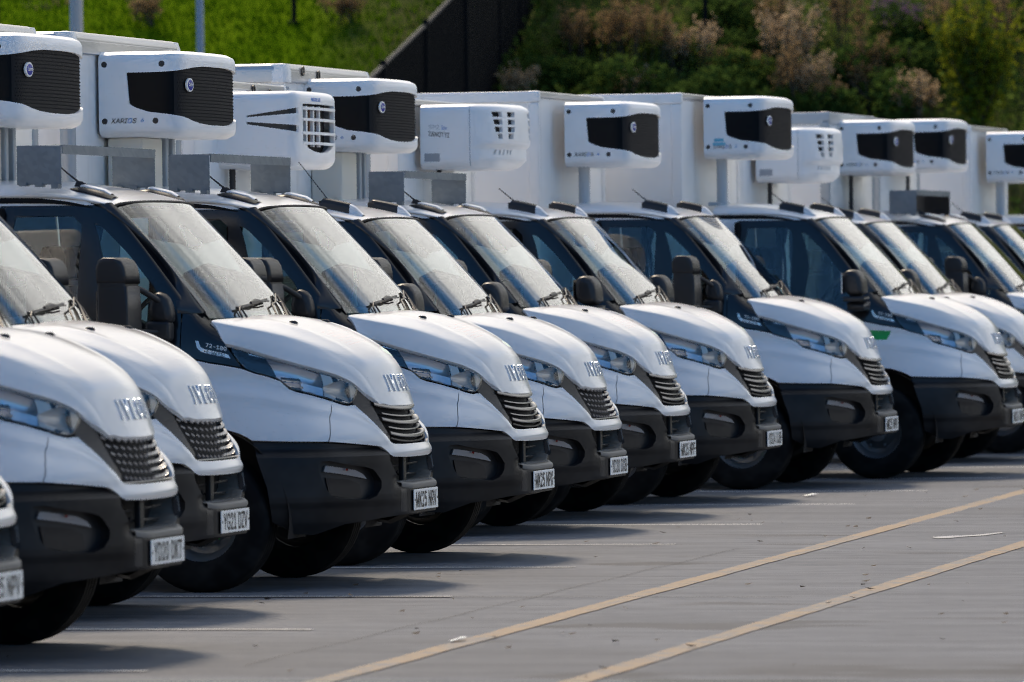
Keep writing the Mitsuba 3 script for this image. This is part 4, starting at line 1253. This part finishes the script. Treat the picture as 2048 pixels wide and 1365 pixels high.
def wobble(fn, w, Y0, Y1):
    Y = np.linspace(Y0, Y1, 160)
    r = np.random.default_rng(3)
    a = [(fn(y) - w / 2 + r.normal() * .004, y) for y in Y]
    b = [(fn(y) + w / 2 + r.normal() * .004, y) for y in Y]
    return a + b[::-1]


marking('road_marking', sheet(wobble(y1, .125, 20, 85), .004), 'mat_yellow_line')
marking('road_marking_001', sheet(wobble(y2, .125, 20, 85), .004), 'mat_yellow_line')
for i, (Y, X) in enumerate([(27.6, -8.4), (30.88, -8.58), (34.07, -8.72), (37.47, -8.87), (40.62, -8.98), (43.81, -9.10), (47.55, -9.20), (50.4, -9.2), (53.4, -9.1), (56.3, -8.9)]):
    marking('road_marking_%03d' % (i + 2), sheet([(-14.5, Y - .045), (X, Y - .045), (X, Y + .045), (-14.5, Y + .045)], .004), 'mat_white_line')
marking('road_marking_020', sheet([(-7.58, 41.62), (-7.50, 41.40), (-7.42, 41.45), (-7.40, 41.62), (-7.28, 41.86), (-7.22, 42.3), (-7.27, 42.3), (-7.36, 41.92), (-7.48, 41.80)], .004), 'mat_white_line')
r = np.random.default_rng(5)
jx = np.linspace(-12, -6.9, 40)
jy = 34.02 + .006 * r.normal(size=40).cumsum() * .6
marking('ground_joint', sheet([(x, y - .012) for x, y in zip(jx, jy)] + [(x, y + .012) for x, y in zip(jx[::-1], jy[::-1])], .006), 'mat_joint')
jY = np.linspace(28, 40, 40)
marking('ground_joint_001', sheet([(-8.15 - (y - 30) * .03 - .003 + .01 * math.sin(y * 3), y) for y in jY] + [(-8.15 - (y - 30) * .03 + .003 + .01 * math.sin(y * 3), y) for y in jY[::-1]], .005), 'mat_joint')
lv = []
for k in range(150):
    x, y, s, a = r.uniform(-9.6, -5.0), r.uniform(27, 60), r.uniform(.012, .030), r.uniform(0, 6.3)
    q = np.array([(-1, 0, .2), (-.2, .5, .35), (1, .1, .5), (.1, -.45, .1)]) * s
    q = np.stack([q[:, 0] * math.cos(a) - q[:, 1] * math.sin(a), q[:, 0] * math.sin(a) + q[:, 1] * math.cos(a), q[:, 2]], -1) + [x, y, .007]
    lv.append(tm(q, [(0, 1, 2), (0, 2, 3)]))
scene['leaf_litter'] = mikit.ply(cat(*lv), 'mat_leaf_litter')
labels['leaf_litter'] = {'label': 'small dead leaves scattered over the grey yard', 'category': 'leaves', 'kind': 'stuff'}
for i, (x, y, s) in enumerate(((-9.86, 49.2, .05), (-7.62, 29.85, .03))):
    k = 'paper_scrap' + ('_001' if i else '')
    scene[k] = mikit.ply(trimesh.convex.convex_hull(np.array([(x - s, y, .01), (x + s, y + .1, .02), (x, y + .12, .022), (x, y - .1, .012), (x + .02, y, .02)])), 'mat_paper')
    labels[k] = {'label': 'white scrap of paper lying in front of the ninth truck' if i == 0 else 'pale scrap of litter beside the nearer end of the inner yellow line', 'category': 'litter'}

# ------------------------------------------------------------------ bank behind the yard (w: distance along the view, l: to the right)
WD, LD = np.array([-math.sin(YAW), math.cos(YAW)]), np.array([math.cos(YAW), math.sin(YAW)])


def bank_h(w, l):
    """height of the bank"""
    t = np.clip(w - 92.0, 0, 24)
    h = .47 * t - .16 * (1 - np.exp(-t / 3.0)) * 3
    h = np.where(w > 140, h, h)
    n = meshkit.fbm(np.stack([w * .22, l * .22, 0 * w], -1), 3, seed=11) - .5
    return np.where(w > 92, np.maximum(h, 0) + n * .9 * np.clip((w - 92) / 6, 0, 1), -.3)


def place(w, l):
    return np.stack([w * WD[0] + l * LD[0], w * WD[1] + l * LD[1], bank_h(w, l)], -1)


def at_px(px, py):
    """(w, l) where the view through a pixel of the 2048-wide photograph meets the bank: used once, to read off where the plants stand"""
    rx, ry = (px - 1024) / CAM_F, (682.5 - py) / CAM_F
    rx, ry = rx * math.cos(ROLL) - ry * math.sin(ROLL), rx * math.sin(ROLL) + ry * math.cos(ROLL)
    w = np.arange(92.5, 150, .02)
    z = CAM_H + w * (ry - PITCH)
    h = bank_h(w, w * rx)
    k = int(np.argmax(h > z))
    return w[k], w[k] * rx


def bank_fn(p, n, uv):
    f = fbm(p.x * 1.3, p.y * 1.3, p.z * 1.3, 4)
    g = fbm(p.x * .35, p.y * .35, p.z * .7, 3)
    left = smoothstep(-26.2, -28.0, p.x * 1.0 + (p.y - 100) * .25)
    lawn = mix((0.060, 0.120, 0.003), (0.120, 0.185, 0.006), f)
    lawn = mix(lawn, (0.135, 0.125, 0.045), smoothstep(0.46, 0.66, g) * 0.8)
    rough = mix((0.045, 0.075, 0.014), (0.105, 0.098, 0.038), f)
    return mix(rough, lawn, left)


scene['mat_bank'] = {'type': 'twosided', 'bsdf': {'type': 'diffuse', 'reflectance': proc(bank_fn)}}
ww, ll = np.concatenate([np.linspace(92, 128, 150), np.linspace(129, 152, 24), [200, 300]]), np.concatenate([np.linspace(-120, -14, 30), np.linspace(-13, 13, 120), np.linspace(14, 160, 30)])
Wg, Lg = np.meshgrid(ww, ll, indexing='ij')
scene['bank'] = mikit.ply(grid(place(Wg, Lg)), 'mat_bank', smooth=True)
labels['bank'] = {'kind': 'structure', 'label': 'steep grassy bank rising behind the trucks'}

FOL = {'grass_green': (0.075, 0.155, 0.004), 'grass_dry': (0.20, 0.165, 0.075), 'leaf_dark': (0.056, 0.098, 0.022), 'leaf_mid': (0.100, 0.150, 0.030), 'leaf_yellow': (0.190, 0.210, 0.016), 'seed_brown': (0.24, 0.165, 0.085), 'seed_pale': (0.42, 0.315, 0.20), 'flower_purple': (0.17, 0.09, 0.19), 'bark': (0.07, 0.055, 0.04)}
for k, c in FOL.items():
    scene['mat_' + k] = pr(c, 0.8, specular=0.12) if k in ('bark',) else {'type': 'principledthin', 'base_color': rgb(*c), 'diff_trans': 0.9, 'roughness': 0.8, 'spec_trans': 0.0}


def leaves(C, size, r, flat=.0, up=.0):
    """one mesh of small bent leaf quads at the points C"""
    n = len(C)
    a = r.normal(size=(n, 3))
    a[:, 2] = a[:, 2] * (1 - flat) + up
    a /= np.linalg.norm(a, axis=1, keepdims=True)
    b = np.cross(a, r.normal(size=(n, 3)))
    b /= np.linalg.norm(b, axis=1, keepdims=True) + 1e-9
    s = (size * r.uniform(.6, 1.4, n))[:, None]
    nn = np.cross(a, b)
    v = np.stack([C, C + a * s * .5 + b * s * .32 + nn * s * .06, C + a * s, C + a * s * .5 - b * s * .32 + nn * s * .06], 1).reshape(-1, 3)
    i = np.arange(n)[:, None] * 4
    return tm(v, np.vstack([i + [0, 1, 2], i + [0, 2, 3]]))


def blob_points(c, rad, n, r, hollow=.5):
    d = r.normal(size=(n, 3))
    d /= np.linalg.norm(d, axis=1, keepdims=True)
    q = (hollow + (1 - hollow) * r.random(n)) ** .7
    return c + d * q[:, None] * rad


# grass
def tufts(n, w0, w1, l0, l1, h, r, keep=None):
    w, l = r.uniform(w0, w1, n), r.uniform(l0, l1, n)
    if keep is not None:
        k = keep(w, l)
        w, l = w[k], l[k]
    p = place(w, l)
    n = len(p)
    hh = h * r.uniform(.5, 1.5, n)
    lean = r.normal(size=(n, 2)) * .35
    a = r.uniform(0, np.pi, n)
    bw = .020 * np.stack([np.cos(a), np.sin(a), 0 * a], -1)
    tip = p + np.stack([lean[:, 0] * hh, lean[:, 1] * hh, hh], -1)
    v = np.stack([p - bw, p + bw, tip], 1).reshape(-1, 3)
    return tm(v, np.arange(3 * n).reshape(-1, 3))


r = np.random.default_rng(21)
patchy = lambda w, l: meshkit.fbm(np.stack([w * .5, l * .35, 0 * w], -1), 3, seed=5)
scene['grass'] = mikit.ply(tufts(70000, 95, 124, -9.5, 0.5, .09, r), 'mat_grass_green')
labels['grass'] = {'label': 'bright green grass covering the bank on the left', 'category': 'grass', 'kind': 'stuff'}
scene['dry_grass'] = mikit.ply(cat(tufts(30000, 104, 128, -9.5, 1.0, .14, r, lambda w, l: patchy(w, l) + .02 * (w - 111) > .58), tufts(26000, 95, 122, 0, 9.5, .38, r, lambda w, l: patchy(w, l) > .50)), 'mat_grass_dry')
labels['dry_grass'] = {'label': 'yellowed dry grass in patches along the top and right of the bank', 'category': 'grass', 'kind': 'stuff'}
scene['ground_cover'] = mikit.ply(leaves(place(*(lambda a: (a[:, 0], a[:, 1]))(np.column_stack([r.uniform(95, 124, 52000), r.uniform(-.2, 9.6, 52000)]))) + np.column_stack([np.zeros((52000, 2)), r.uniform(0, .35, 52000)]), .11, r), 'mat_leaf_mid')
labels['ground_cover'] = {'label': 'low leafy green weeds covering the right part of the bank', 'category': 'undergrowth', 'kind': 'stuff'}


STUFF = {'seed_head', 'stem', 'crown', 'leaf', 'flower', 'crown_green_leaf'}
NTH = ['first', 'second', 'third', 'fourth', 'fifth', 'sixth', 'seventh', 'eighth', 'ninth', 'tenth', 'eleventh', 'twelfth', 'thirteenth', 'fourteenth', 'fifteenth', 'sixteenth', 'seventeenth', 'eighteenth', 'nineteenth', 'twentieth', 'twenty-first', 'twenty-second', 'twenty-third']


def plant(key, label, cat_, group, parts):
    n = sum(1 for k in labels if k == key or k.startswith(key + '_0'))
    kk = key + ('_%03d' % n if n else '')
    for name, mesh, mat in parts:
        scene[kk + '__' + name] = mikit.ply(mesh, 'mat_' + mat)
        if name in STUFF:
            labels[kk + '__' + name] = {'kind': 'stuff'}
    labels[kk] = {'label': label, 'category': cat_}
    if group:
        labels[kk]['group'] = group


def bramble(px, py, rx, rz, mat='leaf_dark', label='dark green bramble mound on the overgrown right side of the bank', grp='bramble mounds on the bank', n=1500):
    w, l = at_px(px, py)
    c = place(np.array(w), np.array(l))
    pts = []
    for k in range(7):
        o = np.array([r.normal() * rx * .5, r.normal() * rx * .4, rz * r.uniform(.2, .7)])
        pts.append(blob_points(c + o, np.array([rx * .55, rx * .5, rz * .5]), n // 7, r))
    st = [tube([c + [r.normal() * .1, r.normal() * .1, 0], c + [r.normal() * rx * .4, r.normal() * rx * .4, rz * .8]], .012, 4) for _ in range(6)]
    plant('bramble_shrub', label, 'shrub', grp, [('crown', leaves(np.vstack(pts), .10, r), mat), ('stem', cat(*st), 'bark')])


BR = ((1090, 130), (1180, 60), (1250, 150), (1330, 90), (1400, 175), (1500, 130), (1560, 60), (1690, 120), (1650, 200), (1760, 190), (1820, 120), (1940, 40), (1450, 30), (1310, 200), (2010, 20), (1880, 60))
BRX = sorted(p[0] for p in BR)
for px, py in BR:
    dk = r.random() < .6
    bramble(px, py + 45, r.uniform(.45, .8), r.uniform(.4, .75), 'leaf_dark' if dk else 'leaf_mid', ('dark' if dk else 'mid') + ' green bramble mound, ' + NTH[BRX.index(px)] + ' to the right of the dark fence')


def seedhead(px, py, h, mat='seed_brown', lab=None):
    """a clump of dead stems with feathery heads whose top is near the pixel"""
    w, l = at_px(px, py + h * 125)
    c = place(np.array(w), np.array(l))
    st, hd = [], []
    for k in range(9):
        b = c + [r.normal() * .14, r.normal() * .14, 0]
        t = b + [r.normal() * .10, r.normal() * .10, h * r.uniform(.75, 1.1)]
        st.append(tube([b, (b + t) / 2 + r.normal(size=3) * .03, t], .009, 4))
        m = t * .62 + b * .38
        q = m + (t - m) * r.random((70, 1)) ** .8
        hd.append(q + r.normal(size=(70, 3)) * .055)
    plant('dead_willowherb', lab or 'clump of brown dead stems with pale fluffy seed heads on the bank', 'weeds', 'dead seed-head clumps on the bank', [('seed_head', leaves(np.vstack(hd), .06, r), mat), ('stem', cat(*st), 'bark')])


SH = ((1215, 20, 1.1, 'seed_brown'), (1270, 5, 1.2, 'seed_brown'), (1320, 30, 1.1, 'seed_brown'), (1385, 60, .8, 'seed_pale'), (1560, 45, 1.2, 'seed_pale'), (1600, 30, 1.3, 'seed_pale'), (1585, 110, 1.0, 'seed_brown'), (1625, 130, .8, 'seed_pale'), (1750, 85, .8, 'seed_brown'), (1810, 165, .8, 'seed_pale'), (1830, 180, .6, 'seed_pale'),
                     (1650, 170, .6, 'seed_brown'), (1040, 150, .5, 'seed_pale'), (1540, 5, 1.0, 'seed_brown'), (1880, 5, 1.2, 'seed_brown'), (1930, -20, 1.2, 'seed_brown'), (1700, 0, 1.1, 'seed_brown'), (1275, 155, .5, 'seed_pale'), (1150, 30, .9, 'seed_brown'), (1720, 130, .6, 'seed_brown'), (2020, -10, 1.2, 'seed_brown'), (1980, 60, .7, 'seed_brown'), (1460, 110, .5, 'seed_brown'), (700, 0, .4, 'seed_brown'), (300, 5, .4, 'seed_brown'))
SHX = sorted(p[0] for p in SH if p[0] > 1000)
for px, py, h, m in SH:
    tone = 'pale' if m == 'seed_pale' else 'brown'
    seedhead(px, py, h, m, 'small brown weed clump in the lawn between the ' + ('blue-grey lamp post and the fence' if px == 700 else 'two lamp posts') if px < 1000 else tone + ' clump of dead seed-head stems, ' + NTH[SHX.index(px)] + ' rightwards from the dark fence')
for wi, (px, py) in enumerate(((1780, 30), (1830, 45))):
    w, l = at_px(px, py + 60)
    c = place(np.array(w), np.array(l))
    plant('flowering_weed', ('left' if wi == 0 else 'right') + ' one of two purple-flowered weeds near the top of the bank', 'weeds', 'purple-flowered weeds on the bank', [('leaf', leaves(blob_points(c + [0, 0, .3], np.array([.35, .35, .35]), 400, r), .09, r), 'leaf_dark'), ('flower', leaves(blob_points(c + [0, 0, .5], np.array([.35, .3, .25]), 220, r), .05, r), 'flower_purple')])
# the yellow-green willow at the right
w, l = 101.0, 101.0 * (1965 - 1024) / CAM_F
base = place(np.array(w), np.array(l))
br, lf = [tube([base + [0, 0, -.2], base + [.03, 0, .6], base + [.05, .02, 1.1]], [.06, .045, .03], 7)], []
for k in range(46):
    a, e = r.uniform(0, 6.28), r.uniform(.15, .75)
    d = np.array([math.cos(a) * e, math.sin(a) * e, 1.0])
    d /= np.linalg.norm(d)
    q0 = base + [0, 0, r.uniform(.1, .8)]
    Ln = r.uniform(.9, 1.75)
    q1 = q0 + d * Ln * .55 + r.normal(size=3) * .04
    q2 = q0 + d * Ln + [0, 0, .05] + r.normal(size=3) * .06
    br.append(tube([q0, q1, q2], [.012, .008, .003], 4))
    s = r.random((95, 1)) ** .8
    lf.append(np.where(s < .5, q0 + (q1 - q0) * s * 2, q1 + (q2 - q1) * (s * 2 - 1)) + r.normal(size=(95, 3)) * .065)
lf = np.vstack(lf)
pick = r.random(len(lf)) < .7  # random split: most leaves yellow-green, the others mid green
plant('willow_shrub', 'loose yellow-green willow bush at the right edge behind the last trucks', 'shrub', None, [('trunk', cat(*br), 'bark'), ('crown', leaves(lf[pick], .10, r), 'leaf_yellow'), ('crown_green_leaf', leaves(lf[~pick], .10, r), 'leaf_mid')])

# unseen dark slope added behind the camera to darken reflections in paint and glass
hx, hy = np.linspace(-260, 260, 53), np.array([-30, -38, -46, -60, -90, -140])
HX, HY = np.meshgrid(hx, hy, indexing='ij')
hz = np.interp(-HY, [30, 38, 46, 60, 90, 140], [-.2, 5.0, 7.5, 9.5, 12.0, 13.0]) * (.75 + .5 * meshkit.fbm(np.stack([HX * .05, HY * .05, 0 * HX], -1), 4, seed=8))
scene['mat_dark_hill'] = pr(proc(lambda p, n, uv: mix((0.004, 0.007, 0.006), (0.012, 0.018, 0.012), fbm(p.x * .6, p.y * .6, p.z * .6, 4))), 0.9, specular=0.1)
scene['added_dark_hill'] = mikit.ply(grid(np.stack([HX, HY, hz], -1)), 'mat_dark_hill', smooth=True)
labels['added_dark_hill'] = {'kind': 'structure'}

# ------------------------------------------------------------------ dark mesh fence up the bank
scene['mat_fence'] = pr((0.005, 0.0055, 0.007), 0.7, specular=0.15)
FPX = [(690, 555), (770, 472), (855, 386), (935, 300), (1000, 178), (1040, 88), (1075, 0), (1105, -90)]
FQ = [place(*(np.array(x) for x in at_px(*p))) for p in FPX]
FH = 2.40
for k in range(len(FQ) - 1):
    g0, g1 = FQ[k], FQ[k + 1]
    sfx = '_%03d' % k if k else ''
    d = g1 - g0
    hn = np.array([-d[1], d[0], 0]) / np.hypot(d[0], d[1])
    slab = lambda a, b, z0, z1, th: trimesh.convex.convex_hull(np.array([g0 + d * e + hn * q + [0, 0, z] for e in (a, b) for q in (-th, th) for z in (z0, z1)]))
    wires = [slab(0, 1, .03, FH, .002)]
    for j in range(40):
        wires.append(slab((j + .35) / 40, (j + .65) / 40, .03, FH, .006))
    for j in range(8):
        wires.append(slab(0, 1, .06 + .32 * j, .075 + .32 * j, .008))
    scene['mesh_fence__panel' + sfx] = mikit.ply(cat(*wires), 'mat_fence')
    scene['mesh_fence__post' + sfx] = mikit.ply(rbox(g0 + [-.04, -.04, -.4], g0 + [.04, .04, FH + .12], .006), 'mat_fence')
    scene['mesh_fence__top_rail' + sfx] = mikit.ply(tube([g0 + [0, 0, FH + .03], g1 + [0, 0, FH + .03]], .035, 8), 'mat_black_plastic', smooth=40)
for k_ in list(scene):
    if k_.endswith(('mesh_studs', 'honeycomb_mesh', 'screw_cap')):
        labels[k_] = {'kind': 'stuff'}
labels['mesh_fence'] = {'label': 'black close-mesh security fence climbing the grassy bank', 'category': 'fence'}


def post(key, px, py, w, width, hgt, mat, label, cat_, cap=None, group=None):
    l = w * ((px - 1024) / CAM_F)
    b = np.array([w * WD[0] + l * LD[0], w * WD[1] + l * LD[1], float(bank_h(np.array(w), np.array(l))) if w > 92 else 0.0])
    scene[key + '__pole'] = mikit.ply(tube([b + [0, 0, -.3], b + [0, 0, hgt * .5], b + [0, 0, hgt]], [width / 2, width / 2 * .97, width / 2 * .93], 16), 'mat_' + mat, smooth=40)
    scene[key + '__base_plate'] = mikit.ply(rbox(b + [-width, -width, -.02], b + [width, width, .03], .005), 'mat_' + mat)
    if cap == 'lamp':
        t = b + [0, 0, hgt]
        scene[key + '__lamp_head'] = mikit.ply(rbox(t + [-.9, -.14, -.02], t + [.12, .14, .10], .03), 'mat_' + mat)
    else:
        scene[key + '__cap'] = mikit.ply(lathe([(0, .03), (width * .4, .025), (width * .52, 0)], 12, 'z', b + [0, 0, hgt]), 'mat_black_plastic')
    labels[key] = {'label': label, 'category': cat_}
    if group:
        labels[key]['group'] = group


scene['mat_post_grey'] = pr((0.46, 0.44, 0.42), 0.55)
scene['mat_post_blue'] = pr((0.30, 0.35, 0.40), 0.5)
post('lamp_post', 161, 30, 74.0, .150, 8.0, 'post_grey', 'thick pale grey lamp post behind the nearest units on the left', 'lamp post', 'lamp')
post('lamp_post_001', 408, 40, 84.0, .100, 8.0, 'post_blue', 'slim blue-grey lamp post rising behind the fifth truck', 'lamp post', 'lamp')
w_, l_ = at_px(596, 48)
post('fence_post', 596, 48, w_, .080, 1.6, 'fence', 'short dark post standing in the green grass of the bank', 'post')
w_, l_ = at_px(2, 110)
post('fence_post_001', 2, 110, w_, .080, 2.0, 'fence', 'dark post at the far left edge on the grass', 'post')
w_, l_ = at_px(1418, 95)
post('fence_post_002', 1418, 95, w_, .080, 2.2, 'fence', 'dark post among the weeds to the right of the fence', 'post')
